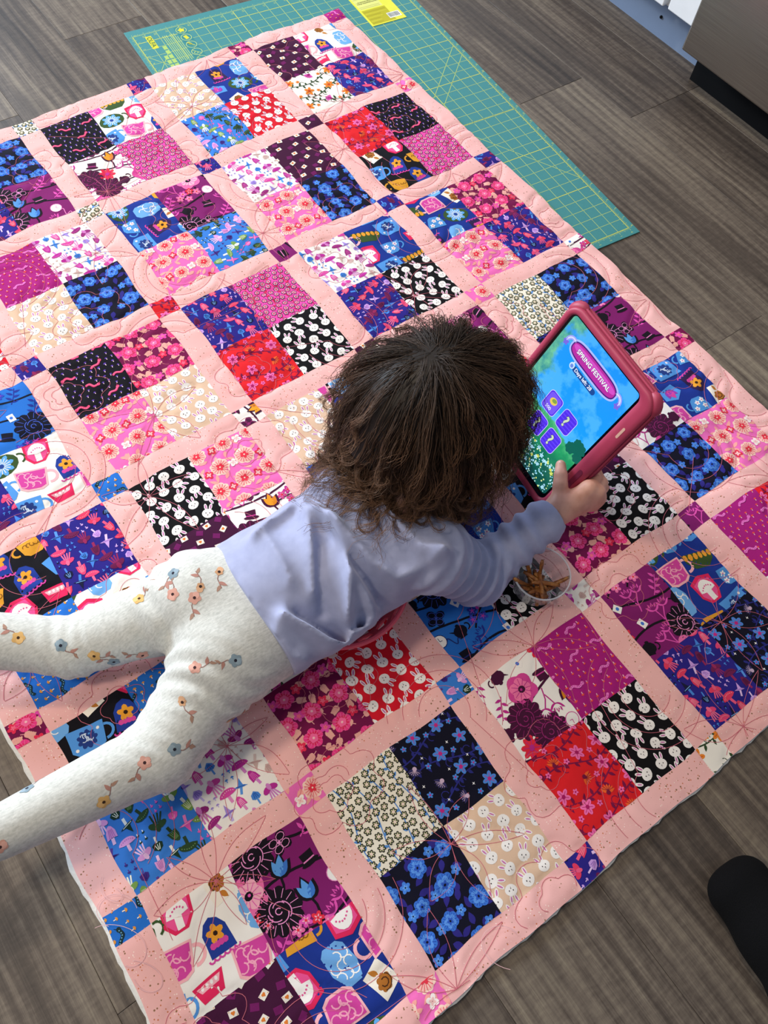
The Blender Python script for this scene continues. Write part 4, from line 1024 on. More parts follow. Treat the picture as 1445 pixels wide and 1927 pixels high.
def screen_mat():
    t = NT('lit_game_screen'); tc = t.n('ShaderNodeTexCoord'); sp = t.n('ShaderNodeSeparateXYZ'); t.l(tc.outputs['Object'], sp.inputs[0])
    v = tc.outputs['Object']; x, y = sp.outputs[0], sp.outputs[1]
    n1 = t.noise(v, 22, 4, 0.55); n2 = t.noise(v, 60, 4, 0.6); n3 = t.noise(v, 130, 3)
    sky = t.ramp(t.math('MULTIPLY_ADD', y, 4.0, 0.5), [(0.2, lin((70, 176, 232))), (0.5, lin((24, 150, 244))), (1.0, lin((30, 140, 250)))])
    cl = t.ramp(t.math('MULTIPLY_ADD', n1, 1.0, t.math('MULTIPLY', n2, 0.25)), [(0.58, (0, 0, 0)), (0.66, (1, 1, 1))])
    sky = t.mix(t.math('MULTIPLY', cl, 0.38), sky, lin((104, 200, 252)))
    lf = t.math('MULTIPLY_ADD', x, -14.0, t.math('MULTIPLY_ADD', n1, 1.6, -1.30)); lfr = t.ramp(lf, [(0.35, (0, 0, 0)), (0.5, (1, 1, 1))])
    sky = t.mix(t.math('MULTIPLY', lfr, 0.85), sky, t.ramp(n2, [(0.35, lin((40, 130, 110))), (0.65, lin((110, 190, 120)))]))
    hill = t.math('MULTIPLY_ADD', y, -26.0, t.math('MULTIPLY_ADD', n1, 1.1, t.math('MULTIPLY_ADD', x, -3.0, -0.62)))
    hm = t.ramp(hill, [(0.42, (0, 0, 0)), (0.50, (1, 1, 1))])
    hc = t.ramp(t.math('MULTIPLY_ADD', y, 9.0, t.math('MULTIPLY_ADD', n2, 0.6, 0.75)), [(0.05, lin((10, 60, 62))), (0.4, lin((16, 104, 84))), (0.75, lin((36, 150, 96))), (1.0, lin((90, 190, 130)))])
    c = t.mix(hm, sky, hc)
    vo = t.n('ShaderNodeTexVoronoi'); vo.inputs['Scale'].default_value = 230; t.l(v, vo.inputs['Vector'])
    fl = t.math('MULTIPLY', t.math('LESS_THAN', vo.outputs['Distance'], 0.33), t.math('LESS_THAN', t.math('MULTIPLY_ADD', n1, 0.05, y), -0.040))
    c = t.mix(fl, c, t.ramp(n3, [(0.45, lin((150, 216, 250))), (0.62, lin((220, 226, 110)))]))
    t.col((0, 0, 0)); t.l(c, t.b.inputs['Emission Color']); t.b.inputs['Emission Strength'].default_value = 0.95; t.set(Roughness=0.15); return t.m
MB().prism(rrect(0.152, 0.228, 0.006, 6, -0.0068, 0.004), 0.0, 0.0004).build('screen', screen_mat(), tab)
M_UI = printed_material('lit_screen_graphics', 0.3, False, 0.2, 1.0)
def pill(s, x, y, w, h, r, col, lay): s.poly(rrect(w, h, r, 7, x, y), col, lay)
g = Sheet(); X0, Y0 = -0.0065, 0.0865
for sx in (-1, 1):
    g.push(X0 + sx * 0.055, Y0 - sx * 0.0 + 0.001, -sx * 0.5); g.arc(0, -0.004, 0.009, 0.3, 2.8, 0.006, (150, 150, 240), 1, 10); g.arc(0, -0.004, 0.009, 0.3, 2.8, 0.002, (200, 206, 255), 2, 10)
    g.rosette(sx * 0.009, -0.003, 0.0055, 5, (110, 96, 210), 2, .45); g.pop()
bar = [(X0 + 0.0505 * math.copysign(abs(math.cos(t)) ** .45, math.cos(t)), Y0 + 0.0128 * math.copysign(abs(math.sin(t)) ** .75, math.sin(t))) for t in np.linspace(0, 2 * math.pi, 48, endpoint=False)]
def sc_(p, f, gx): return [(X0 + (x - X0) * gx, Y0 + (y - Y0) * f) for x, y in p]
g.poly(sc_(bar, 1.22, 1.05), (160, 176, 250), 1); g.poly(bar, (70, 24, 110), 2); g.poly(sc_(bar, .84, .965), (170, 44, 150), 3)
g.poly([(x, y + .0022) for x, y in sc_(bar, .42, .93)], (196, 74, 184), 4)
T = text_polys('SPRING FESTIVAL', 0.0098); w_ = T[..., 0].max()
g.words('SPRING FESTIVAL', X0 - w_ / 2, Y0 - .0034, .0098, 0, (50, 20, 90), 5, .0006); g.words('SPRING FESTIVAL', X0 - w_ / 2, Y0 - .0034, .0098, 0, (250, 248, 255), 6, .00014)
pill(g, -0.007, 0.0640, 0.052, 0.0088, .0044, (28, 70, 140), 1); g.words('Days left: 28', -0.0285, 0.0618, .0078, 0, (236, 242, 255), 2, .0001)
g.ell(-0.036, 0.0645, .0048, .0052, 0, (190, 214, 250), 2, 12); g.ell(-0.036, 0.0640, .0030, .0030, 0, (100, 130, 210), 3, 10); g.stroke([(-.036, .0690), (-.036, .0715)], .0022, (190, 214, 250), 2)
for k, (bx, by) in enumerate(((-0.0205, 0.0005), (0.0165, 0.0), (0.0175, -0.0410), (-0.0175, -0.0410))):
    pill(g, bx, by, .0300, .0338, .0062, (206, 190, 255), 1); pill(g, bx, by, .0284, .0322, .0056, (74, 44, 214), 2)
    if k:
        for q in range(5): g.stroke([(bx - .0130, by - .012 + .0058 * q), (bx + .0130, by - .0095 + .0058 * q)], .0020, (92, 62, 232), 3)
        g.words('?', bx - .0062, by - .0085, .0250, 0, (46, 60, 110), 4, .0013); g.words('?', bx - .0062, by - .0085, .0250, 0, (190, 206, 176), 5, .0006)
    else:
        pill(g, bx, by, .0250, .0288, .005, (110, 80, 226), 3); g.ell(bx, by + .0035, .0072, .0058, .3, (214, 190, 80), 4, 14); g.ell(bx + .001, by + .0050, .0048, .0032, .3, (120, 150, 70), 5, 10)
        g.words('500', bx - .0072, by - .0120, .0078, 0, (220, 226, 250), 5, .0001)
for x, y, r_ in ((.060, -.010, .012), (.048, -.020, .010), (.066, -.022, .009), (.053, -.006, .008)): g.rosette(x, y, r_, 7, (16, 92, 80), 1, .2)
for k in range(26):
    rr_ = random.Random(k); g.petals(rr_.uniform(-.02, .062), rr_.uniform(-.104, -.062), rr_.uniform(.002, .0042), 5, (170, 220, 250) if k % 4 else (214, 220, 90), 1, .3, k, 5)
sheet_object('screen_graphics', g, lambda p: np.concatenate([p, np.full((len(p), 1), 0.00045)], 1), (0, 0, 1), 0.00006, M_UI, tab)

# ------------------------------------------------------------------ clear cup with pretzel sticks
def plastic():
    t = NT('clear_plastic'); t.t.nodes.remove(t.b); out = [n for n in t.t.nodes if n.type == 'OUTPUT_MATERIAL'][0]
    tr = t.n('ShaderNodeBsdfTransparent'); tr.inputs[0].default_value = (0.95, 0.96, 0.97, 1); gl = t.n('ShaderNodeBsdfGlossy'); gl.inputs['Roughness'].default_value = 0.08
    df = t.n('ShaderNodeBsdfDiffuse'); df.inputs[0].default_value = (0.75, 0.78, 0.82, 1)
    lw = t.n('ShaderNodeLayerWeight'); lw.inputs[0].default_value = 0.35; m1 = t.n('ShaderNodeMixShader'); m2 = t.n('ShaderNodeMixShader')
    v = t.coords(); m1.inputs[0].default_value = 0.1; t.l(t.ramp(t.noise(v, 60, 2), [(0.3, (0.12, 0.12, 0.12)), (0.7, (0.2, 0.2, 0.2))]), m1.inputs[0])
    t.l(tr.outputs[0], m1.inputs[1]); t.l(df.outputs[0], m1.inputs[2])
    t.l(t.math('MULTIPLY', lw.outputs['Facing'], 0.6), m2.inputs[0]); t.l(m1.outputs[0], m2.inputs[1]); t.l(gl.outputs[0], m2.inputs[2]); t.l(m2.outputs[0], out.inputs[0]); return t.m
M_CLEAR = plastic(); M_RIM = simple('frosted_rim', (214, 220, 228), 0.2); M_RIM.node_tree.nodes['Principled BSDF'].inputs['Alpha'].default_value = 0.5; CX, CY, CZ = 0.531, 1.293, 0.0125
cup = empty('snack_cup', (CX, CY, CZ), 'small clear plastic cup holding pretzel sticks on the quilt', 'cup')
MB().lathe([(0.0, 0.0), (0.029, 0.0), (0.0315, 0.002), (0.0345, 0.02), (0.0395, 0.047)], 56).build('wall', M_CLEAR, cup, True)
MB().lathe([(0.0395, 0.047), (0.0412, 0.0472), (0.0418, 0.0484), (0.0410, 0.0496), (0.0394, 0.0492), (0.0392, 0.0478), (0.0395, 0.047)], 56).build('rim', M_RIM, cup, True)
MB().lathe([(0.0, 0.0035), (0.024, 0.0035), (0.027, 0.002), (0.0275, 0.0008)], 40).build('base_ring', M_CLEAR, cup, True)
def pretzel_mat():
    t = NT('baked_pretzel'); v = t.coords(); n = t.noise(v, 140, 4); t.col(t.ramp(n, [(0.25, lin((84, 44, 18))), (0.5, lin((136, 80, 34))), (0.75, lin((186, 128, 64)))])); t.set(Roughness=0.42); t.bump(t.noise(v, 300, 3), 0.5, 0.001); return t.m
M_PRET = pretzel_mat()
def stick(p0, p1, r, label, group=None, seed=0):
    q = random.Random(seed); p0, p1 = Vector(p0), Vector(p1); n = 9; pts, rs = [], []
    side = (p1 - p0).cross(Vector((0, 0, 1))).normalized()
    for i in range(n):
        t = i / (n - 1); pts.append(tuple(p0.lerp(p1, t) + side * 0.0016 * math.sin(t * 3 + seed))); rs.append(r * (0.75 if i in (0, n - 1) else 1 + q.uniform(-.12, .12)))
    m = MB().tube([tuple(Vector(p) - p0) for p in pts], rs, 8); o = m.build('pretzel_stick', M_PRET, None, True, 1.5); o.location = p0
    return tag(o, label, 'pretzel', group)
G = 'pretzel sticks in the clear cup'
stick((CX + .004, CY - .010, .030), (CX + .014, CY - .030, .085), .0028, 'tallest pretzel stick standing upright against the lavender sleeve', G, 1)
stick((CX + .010, CY + .004, .026), (CX + .040, CY - .016, .066), .0030, 'thick pretzel stick leaning over the cup rim towards the child', G, 2)
stick((CX + .006, CY + .006, .022), (CX + .034, CY - .002, .052), .0028, 'pretzel stick lying just below the thick leaning one', G, 3)
stick((CX - .002, CY + .006, .026), (CX - .010, CY - .014, .066), .0027, 'pale pretzel stick leaning alone across the middle of the cup', G, 4)
stick((CX + .004, CY + .012, .026), (CX - .034, CY + .024, .054), .0028, 'pretzel stick resting on the cup rim beside the white cornerstone', G, 5)
LB = 'brown pretzel stick heaped in the bottom of the clear cup'
rs_ = random.Random(13)
for k in range(14):
    a = rs_.uniform(0, 6.28); L_ = rs_.uniform(.018, .024); cx, cy = CX + .004 + rs_.uniform(-.009, .009), CY + .006 + rs_.uniform(-.009, .009); z = .0175 + .0021 * k
    stick((cx - L_ * math.cos(a) * .9, cy - L_ * math.sin(a) * .9, z + rs_.uniform(-.002, .003)), (cx + L_ * math.cos(a) * .9, cy + L_ * math.sin(a) * .9, z + rs_.uniform(-.002, .006)), .0032, LB, G, 20 + k)

# ------------------------------------------------------------------ pink perforated basket under the child's tummy
M_CORAL = simple('coral_plastic', (236, 88, 108), 0.4, var=0.03)
BX, BY, BR = 0.775, 1.130, 0.082
bas = empty('plastic_basket', (BX, BY, 0.0), "coral pink plastic basket with honeycomb holes under the child's tummy", 'basket')
def bpt(th, s):    # s: height along the flaring wall
    r = BR + 0.020 * math.sin(min(1, s / 0.045) * 1.4); return (r * math.cos(th), r * math.sin(th) * 1.06, 0.0135 + s)
bm = bmesh.new(); NH = 17; step = 2 * math.pi / NH; rowh = 0.0205
for rw in range(2):
    for k in range(NH):
        th0, s0 = (k + .5 * (rw % 2)) * step, 0.0125 + rw * rowh
        def ringv(f, dz): return [bm.verts.new(Vector(bpt(th0 + f * .5 * step * 1.155 * math.sin(math.pi / 3 * q) , s0 + f * rowh * .667 * math.cos(math.pi / 3 * q))) + Vector((math.cos(th0), math.sin(th0), 0)) * dz) for q in range(6)]
        o1, i1, o2, i2 = ringv(1, 0), ringv(.66, 0), ringv(1, -.003), ringv(.66, -.003)
        for q in range(6):
            r = (q + 1) % 6
            bm.faces.new((o1[q], o1[r], i1[r], i1[q])); bm.faces.new((o2[q], i2[q], i2[r], o2[r])); bm.faces.new((i1[q], i1[r], i2[r], i2[q]))
m = MB(); m.bm.free(); m.bm = bm; m.build('honeycomb_wall', M_CORAL, bas)
for s_, r_ in ((0.0015, .0030), (0.0475, .0034)):
    p = [bpt(2 * math.pi * k / 72, s_) for k in range(74)]; MB().tube(p, r_, 8, False).build('rim_band', M_CORAL, bas, True)

# ------------------------------------------------------------------ foot of the person taking the picture
M_SOCK = simple('black_sock_knit', (10, 10, 12), 0.95, var=0.3, nscale=900, bump=0.6, spec=0.15)
P = lattice((.49, 1.66, -.004), (.72, 2.02, .34), .004)
f = union(P, [((.600, 1.742, .030), (.598, 1.80, .037), .030, .037), ((.570, 1.742, .027), (.590, 1.80, .036), .026, .036), ((.598, 1.80, .037), (.618, 1.87, .047), .038, .038), ((.618, 1.87, .046), (.628, 1.945, .041), .037, .036),
              ((.618, 1.88, .055), (.630, 1.93, .12), .036, .034), ((.630, 1.93, .12), (.640, 1.95, .30), .035, .046)], .02)
f = np.maximum(f, .0025 - P[..., 2]); V, Q = surface_nets(f, (.49, 1.66, -.004), .004); V = relax(V, Q, 2)
pf = empty('person', (.60, 1.83, 0), "person's foot and ankle in a black sock on the bare floor", 'person')
rel(mesh_np('sock', V, Q, M_SOCK, pf), pf)
# ------------------------------------------------------------------ child lying on her tummy
kid = empty('person', (0.80, 1.12, 0), 'small child with curly brown hair and lavender shirt lying on the quilt', 'person')
def skin_mat():
    t = NT('child_skin'); v = t.coords(); n = t.noise(v, 45, 4); t.col(t.ramp(n, [(0.3, lin((206, 146, 126))), (0.7, lin((232, 178, 158)))])); t.set(Roughness=0.5)
    t.b.inputs['Subsurface Weight'].default_value = 0.12; t.b.inputs['Subsurface Radius'].default_value = (0.010, 0.004, 0.002); t.b.inputs['Subsurface Scale'].default_value = 0.5; t.bump(t.noise(v, 600, 2), 0.08, 0.0004); return t.m
M_SKIN = skin_mat()
HC = np.array([0.594, 1.086, 0.268]); HF = np.array([-0.90, 0.10, -0.42]); HF /= np.linalg.norm(HF)
HS = np.cross(HF, [0, 0, 1]); HS /= np.linalg.norm(HS); HU = np.cross(HS, HF); HE = np.array([0.087, 0.074, 0.082])   # front, side, up radii
def head_local(P): q = P - HC; return np.stack([q @ HF, q @ HS, q @ HU], -1)
def head_sdf(P, infl=0.0):
    q = head_local(P) / (HE + infl); k = np.linalg.norm(q, axis=-1); return (k - 1) * (HE + infl).min()
def hw(f, s, u): return HC + f * HF + s * HS + u * HU
TORSO = [((.905, 1.082, .082), (.735, 1.092, .105), .050, .056), ((.905, 1.166, .078), (.725, 1.165, .105), .050, .058), ((.905, 1.122, .092), (.705, 1.135, .122), .062, .064), ((.705, 1.078, .135), (.672, 1.205, .140), .042, .042)]
ARM_R = [((.672, 1.208, .138), (.608, 1.240, .056), .038, .032), ((.608, 1.240, .054), (.464, 1.236, .077), .031, .021)]
ARM_L = [((.705, 1.078, .133), (.625, 1.032, .052), .038, .032), ((.625, 1.032, .050), (.475, 1.070, .058), .031, .021)]
LEG_L = [((.950, 1.072, .086), (1.108, 1.028, .058), .056, .038), ((1.108, 1.028, .058), (1.230, .938, .085), .038, .034)]
LEG_R = [((.958, 1.158, .082), (1.082, 1.212, .068), .058, .044), ((1.082, 1.212, .068), (1.262, 1.202, .118), .043, .029)]
FEET = [((1.230, .938, .085), (1.295, .915, .075), .026, .018), ((1.262, 1.202, .118), (1.325, 1.195, .150), .026, .018)]
SEAT = [((.945, 1.078, .094), (.900, 1.10, .09), .064, .06), ((.955, 1.152, .090), (.905, 1.14, .088), .064, .06), ((.900, 1.085, .080), (.95, 1.08, .085), .052, .056), ((.898, 1.168, .076), (.95, 1.16, .082), .052, .056)]
NECK = [((.690, 1.140, .165), (.624, 1.098, .238), .036, .034)]
# body: torso, limbs, head with face, left hand and feet, one surface
h = .0042; lo = (.40, .86, .004); P = lattice(lo, (1.35, 1.32, .38), h).astype(np.float32)
f = union(P, [(a, b, r0 - .007, r1 - .007) for a, b, r0, r1 in TORSO + ARM_R + ARM_L + LEG_L + LEG_R + SEAT] + NECK + FEET, .018)
f = smin(f, head_sdf(P), .015)
for a, b, r0, r1 in [(hw(.078, 0, .004), hw(.094, 0, -.014), .006, .010), (hw(.070, .030, -.030), hw(.072, .020, -.034), .022, .022), (hw(.070, -.030, -.030), hw(.072, -.020, -.034), .022, .022), (hw(.064, 0, -.058), hw(.070, 0, -.060), .018, .016), (hw(.082, .012, -.038), hw(.082, -.012, -.038), .0055, .0055)]:
    f = smin(f, cone(P, a, b, r0, r1), .008)
for sg in (-1, 1):
    f = smin(f, cone(P, hw(-.004, sg * .070, .006), hw(-.008, sg * .076, -.016), .011, .008), .006)
    f = np.maximum(f, -cone(P, hw(.078, sg * .026, .006), hw(.080, sg * .030, .006), .008, .008))
V, Q = surface_nets(f, lo, h); V = relax(V, Q, 2); parts = [(V, Q)]
# right hand gripping the case edge, thumb on the screen
def fingers(w, ks, dirs, thumb, r):
    pr = [(w, k, .018, .0105) for k in ks] + [(ks[i], ks[i + 1], .0105, .0105) for i in range(len(ks) - 1)]
    for k, (m_, t1, t2), rr_ in zip(ks, dirs, (.0068, .0070, .0068, .0060)): pr += [(k, m_, rr_ + .0012, rr_), (m_, t1, rr_, rr_ * .95), (t1, t2, rr_ * .95, rr_ * .82)]
    return pr, thumb
ks = [np.array(p) for p in ((.408, 1.239, .104), (.398, 1.247, .094), (.394, 1.251, .081), (.398, 1.251, .068))]
dirs = []
for i, k in enumerate(ks):
    m_ = k + [-.020, -.006, .000]; t1 = m_ + [-.006, -.019, -.002]; t2 = t1 + [.001, -.013, -.001]; dirs.append((m_, t1, t2))
pr, _ = fingers(np.array((.452, 1.235, .080)), ks, dirs, None, 0)
pr += [(np.array((.505, 1.237, .072)), np.array((.452, 1.235, .080)), .022, .0185)]
th = [((.450, 1.228, .088), (.436, 1.210, .099), .0125, .0100), ((.436, 1.210, .099), (.428, 1.200, .104), .0098, .0088), ((.428, 1.200, .104), (.418, 1.188, .106), .0090, .0076)]
lo2 = (.350, 1.165, .040); h2 = .0015; P2 = lattice(lo2, (.52, 1.275, .13), h2).astype(np.float32)
fp = union(P2, pr[:7], .009)
ff = None
for i in range(4):
    d_ = union(P2, pr[7 + 3 * i:10 + 3 * i], .003); ff = d_ if ff is None else smin(ff, d_, .0015)
ft = union(P2, th, .005); f2 = smin(smin(fp, ff, .004), ft, .007); f2 = smin(f2, cone(P2, *pr[-1]), .008)
V, Q = surface_nets(f2, lo2, h2); V = relax(V, Q, 2); parts.append((V, Q))
# left hand resting behind the tablet's lower corner
ks = [np.array(p) for p in ((.452, 1.090, .066), (.446, 1.082, .068), (.446, 1.073, .066), (.450, 1.064, .060))]
dirs = [(k + [-.014, .010, -.008], k + [-.018, .016, -.020], k + [-.014, .020, -.028]) for k in ks]
pr, _ = fingers(np.array((.478, 1.070, .060)), ks, dirs, None, 0)
th = [((.476, 1.078, .064), (.462, 1.098, .060), .011, .009), ((.462, 1.098, .060), (.448, 1.106, .056), .009, .0075)]
lo3 = (.415, 1.035, .012); P3 = lattice(lo3, (.52, 1.13, .095), .002).astype(np.float32)
f3 = smin(union(P3, pr, .004), union(P3, th, .005), .006); f3 = np.maximum(f3, .0125 - P3[..., 2]); V, Q = surface_nets(f3, lo3, .002); V = relax(V, Q, 2); parts.append((V, Q))
Vs, Qs, n_ = [], [], 0
for V, Q in parts: Vs.append(V); Qs.append(Q + n_); n_ += len(V)
body = rel(mesh_np('body', np.concatenate(Vs), np.concatenate(Qs), M_SKIN, kid), kid)
M_EYE = simple('eye_white', (240, 238, 236), 0.15); M_IRIS = simple('brown_iris', (52, 32, 20), 0.1)
for sg in (-1, 1):
    c = hw(.0735, sg * .027, .006); mm = MB(); bmesh.ops.create_uvsphere(mm.bm, u_segments=16, v_segments=10, radius=.0085)
    for v in mm.bm.verts: v.co += Vector(c)
    ey = mm.build('eye', M_EYE, body, True)
    mm = MB(); bmesh.ops.create_uvsphere(mm.bm, u_segments=12, v_segments=8, radius=.0048)
    for v in mm.bm.verts: v.co += Vector(c + HF * .0052)
    ir = mm.build('iris', M_IRIS, ey, True)
for o in list(body.children):     # eyes keep world placement under the body
    o.matrix_parent_inverse = (Matrix.Translation(kid.location) @ body.matrix_parent_inverse).inverted()
lp = MB().tube([tuple(hw(.0905, s_, -.0375 - .002 * abs(s_) / .014)) for s_ in np.linspace(-.014, .014, 9)], [.001, .002, .0028, .003, .0026, .003, .0028, .002, .001], 8).build('lips', simple('lip_pink', (196, 104, 100), 0.45), body, True)
lp.matrix_parent_inverse = (Matrix.Translation(kid.location) @ body.matrix_parent_inverse).inverted()
nl = MB(); bmesh.ops.create_uvsphere(nl.bm, u_segments=12, v_segments=8, radius=1.0)
for v in nl.bm.verts: v.co = Vector((.4192, 1.1868, .1105)) + Vector((.0026 * v.co.x, .0040 * v.co.y, .0030 * v.co.z))
nl = nl.build('thumbnail', simple('pale_nail', (240, 196, 184), 0.3), body, True); nl.matrix_parent_inverse = (Matrix.Translation(kid.location) @ body.matrix_parent_inverse).inverted()

# leggings
def knit_oat():
    t = NT('heather_oatmeal_jersey'); v = t.coords('Object', (1, 1, 1)); n = t.noise(v, 260, 4, 0.6); n2 = t.noise(t.coords('Object', (45, 170, 45)), 3.0, 4)
    c = t.ramp(t.math('MULTIPLY_ADD', n2, 0.6, t.math('MULTIPLY', n, 0.4)), [(0.32, lin((186, 188, 182))), (0.5, lin((208, 209, 203))), (0.66, lin((224, 225, 219)))])
    t.col(c); t.set(Roughness=0.95); t.b.inputs['Sheen Weight'].default_value = 0.25; t.b.inputs['Specular IOR Level'].default_value = 0.15; t.bump(t.noise(v, 700, 3), 0.3, 0.0006); return t.m
M_OAT = knit_oat()
h = .0036; lo = (.84, .85, .004); P = lattice(lo, (1.31, 1.30, .20), h).astype(np.float32)
f = union(P, SEAT, .03); f = smin(f, union(P, LEG_L, .012), .022); f = smin(f, union(P, LEG_R, .012), .022)
def along(P, a, b): a, b = np.asarray(a), np.asarray(b); d = b - a; return ((P - a) @ d) / np.sqrt(d @ d), np.linalg.norm(d)
for chain in (LEG_L, LEG_R):
    s0, L0 = along(P, chain[0][0], chain[0][1]); near = np.clip(1.6 - np.minimum(np.abs(cone(P, *chain[0])), np.abs(cone(P, *chain[1]))) / .012, 0, 1)
    dk = np.linalg.norm(P - np.asarray(chain[0][1]), axis=-1); fold = np.exp(-(dk / .045) ** 2)
    ph = P[..., 1] * 55 + 2.0 * np.sin(P[..., 1] * 40)
    f = f - near * fold * .0034 * np.sin(s0 * 300 + ph * .25 + 2.2 * np.sin(P[..., 2] * 70 + P[..., 1] * 45)); dh = np.linalg.norm(P - np.asarray(chain[0][0]), axis=-1); f = f - near * np.exp(-((dh - .07) / .03) ** 2) * .0026 * np.sin(s0 * 210 + P[..., 1] * 90 + 2 * np.sin(P[..., 2] * 60 + P[..., 0] * 30))
f = f + .0045 * np.exp(-(np.linalg.norm((P - np.array([1.005, 1.112, .13])) * [1, 1.6, .6], axis=-1) / .028) ** 2)   # crease between the legs
f = np.maximum(f, .0110 - P[..., 2]); f = np.maximum(f, P[..., 0] - 1.285); f = np.maximum(f, .868 - P[..., 0])
V, Q = surface_nets(f, lo, h); V = relax(V, Q, 2); leg_o = rel(mesh_np('leggings', V, Q, M_OAT, kid), kid)
bvh = BVHTree.FromPolygons([Vector(v) for v in V], [list(map(int, q)) for q in Q])
fs_all_V, fs_all_F, fs_all_C, nb = [], [], [], 0
SPOTS = [(0.961, 1.053, 0), (1.01, 1.047, 1), (0.914, 1.083, 2), (0.975, 1.077, 3), (0.943, 1.089, 2), (0.956, 1.097, 3), (1.154, 1.001, 1), (1.117, 1.036, 0), (1.09, 1.067, 1), (1.043, 1.103, 3), (0.998, 1.168, 3), (0.955, 1.189, 0), (0.992, 1.241, 2), (1.064, 1.229, 0), (1.099, 1.224, 3), (1.216, 1.179, 0), (1.156, 1.236, 1), (1.261, 1.222, 3), (1.084, 1.105, 0), (1.20, .95, 3), (1.03, 1.19, 2)]  # flower x, y mostly converted from image pixels at an assumed height
for k, (x, y, c) in enumerate(SPOTS):
    hit, nrm, _, _ = bvh.ray_cast(Vector((x, y, .4)), Vector((0, 0, -1)))
    if hit is None: hit, nrm, _, _ = bvh.find_nearest(Vector((x, y, .08)))
    tx = Vector((0, 1, 0)).cross(nrm)
    if tx.length < .1: tx = Vector((1, 0, 0))
    tx.normalize(); ty = nrm.cross(tx); s = Sheet(); s.push(0, 0, [0.6, 2.4, -.7, 1.5][k % 4] + k, 1.5)
    col, cen = (((134, 154, 166), (40, 40, 52)), ((222, 178, 112), (70, 50, 36)), ((206, 158, 120), (60, 44, 40)), ((214, 160, 144), (66, 44, 46)))[c]; ST = (150, 112, 104)
    s.stroke([(0, 0), (.006, -.003), (.015, -.002)], .0007, ST, 1); s.leaf(.009, -.003, .008, .0032, .9, (186, 136, 124), 1); s.leaf(.012, -.002, .007, .003, -.7, (176, 140, 122), 1)
    s.rosette(0, 0, .0056 if c != 2 else .0036, 5, col, 2, .3, k, 25); s.ell(-.002, .0015, .003, .0026, .4, tuple(min(255, q + 18) for q in col), 3, 8); s.ell(0, 0, .0013, .0013, 0, cen, 4, 8)
    T, C, L = subdiv(*s.get(), .003); pts = T.reshape(-1, 2); V3 = np.empty((len(pts), 3))
    for i, (a, b) in enumerate(pts):
        q, nn, _, _ = bvh.find_nearest(hit + tx * float(a) + ty * float(b)); V3[i] = q + nn * (0.00025 + 0.00012 * float(np.repeat(L, 3)[i]))
    fs_all_V.append(V3); fs_all_F.append(np.arange(len(pts)).reshape(-1, 3) + nb); fs_all_C.append(np.repeat(C, 3, 0)); nb += len(pts)
o = print_mesh('flower_print', np.concatenate(fs_all_V), np.concatenate(fs_all_F), np.concatenate(fs_all_C), None, M_PRINT, leg_o); o.matrix_parent_inverse = (Matrix.Translation(kid.location) @ leg_o.matrix_parent_inverse).inverted()
o['label'] = 'scattered small blue, mustard and peach flowers'

# shirt
FOLDS = [(0.0060, 0.0090, [(0.775, 1.058), (0.788, 1.089), (0.804, 1.122), (0.820, 1.152), (0.834, 1.174)]), (0.0090, 0.0090, [(0.774, 1.088), (0.771, 1.124), (0.776, 1.156), (0.787, 1.181), (0.804, 1.206), (0.819, 1.226)]),
    (0.0070, 0.0100, [(0.769, 1.112), (0.763, 1.155), (0.757, 1.188), (0.740, 1.218), (0.713, 1.227), (0.684, 1.229)]), (0.0050, 0.0090, [(0.782, 1.190), (0.780, 1.213), (0.783, 1.233), (0.800, 1.236)]),
    (0.0090, 0.0100, [(0.879, 1.179), (0.863, 1.202), (0.847, 1.227), (0.828, 1.240), (0.809, 1.233)]), (0.0040, 0.0080, [(0.843, 1.073), (0.845, 1.094), (0.848, 1.127), (0.851, 1.149)]),
    (0.0060, 0.0100, [(0.709, 1.138), (0.707, 1.177), (0.699, 1.208), (0.678, 1.229)]), (0.0050, 0.0100, [(0.899, 1.189), (0.894, 1.216), (0.874, 1.235), (0.851, 1.242)]), (0.0060, 0.0080, [(0.794, 1.059), (0.833, 1.062), (0.851, 1.067)]),
    (-0.0070, 0.0100, [(0.781, 1.111), (0.776, 1.140), (0.774, 1.179), (0.764, 1.215), (0.740, 1.231), (0.704, 1.230)]), (-0.0070, 0.0080, [(0.863, 1.181), (0.846, 1.205), (0.829, 1.225), (0.809, 1.230), (0.801, 1.226)]), (-0.0060, 0.0090, [(0.798, 1.132), (0.821, 1.164), (0.834, 1.192)])]
def jersey():
    t = NT('lavender_jersey'); v = t.coords(); n = t.noise(v, 60, 3); t.col(t.ramp(n, [(0.3, lin((158, 164, 196))), (0.7, lin((170, 176, 208)))])); t.set(Roughness=0.92); t.b.inputs['Sheen Weight'].default_value = 0.2; t.b.inputs['Specular IOR Level'].default_value = 0.15; t.bump(t.noise(v, 1100, 2), 0.2, 0.0004); return t.m
M_LAV = jersey(); h = .0034; lo = (.42, .96, .006); P = lattice(lo, (.96, 1.31, .25), h).astype(np.float32); IN = .0075
f = union(P, [(a, b, r0 + IN, r1 + IN) for a, b, r0, r1 in TORSO], .030)
fa = smin(union(P, [(a, b, r0 + .006, r1 + .0075) for a, b, r0, r1 in ARM_R], .018), 9 + 0 * f, .001); fl = union(P, [(a, b, r0 + .006, r1 + .0075) for a, b, r0, r1 in ARM_L], .018)
up = np.clip((P[..., 2] - .07) / .05, 0, 1)
for amp, wd, pts in FOLDS: f = f - 2.3 * amp * up * np.exp(-(poly_dist(P, pts) / (wd * .95)) ** 1.5)
f = f - .0022 * up * np.sin(P[..., 0] * 62 + 30 * (P[..., 1] - 1.1)) * np.exp(-((P[..., 0] - .84) / .06) ** 2)
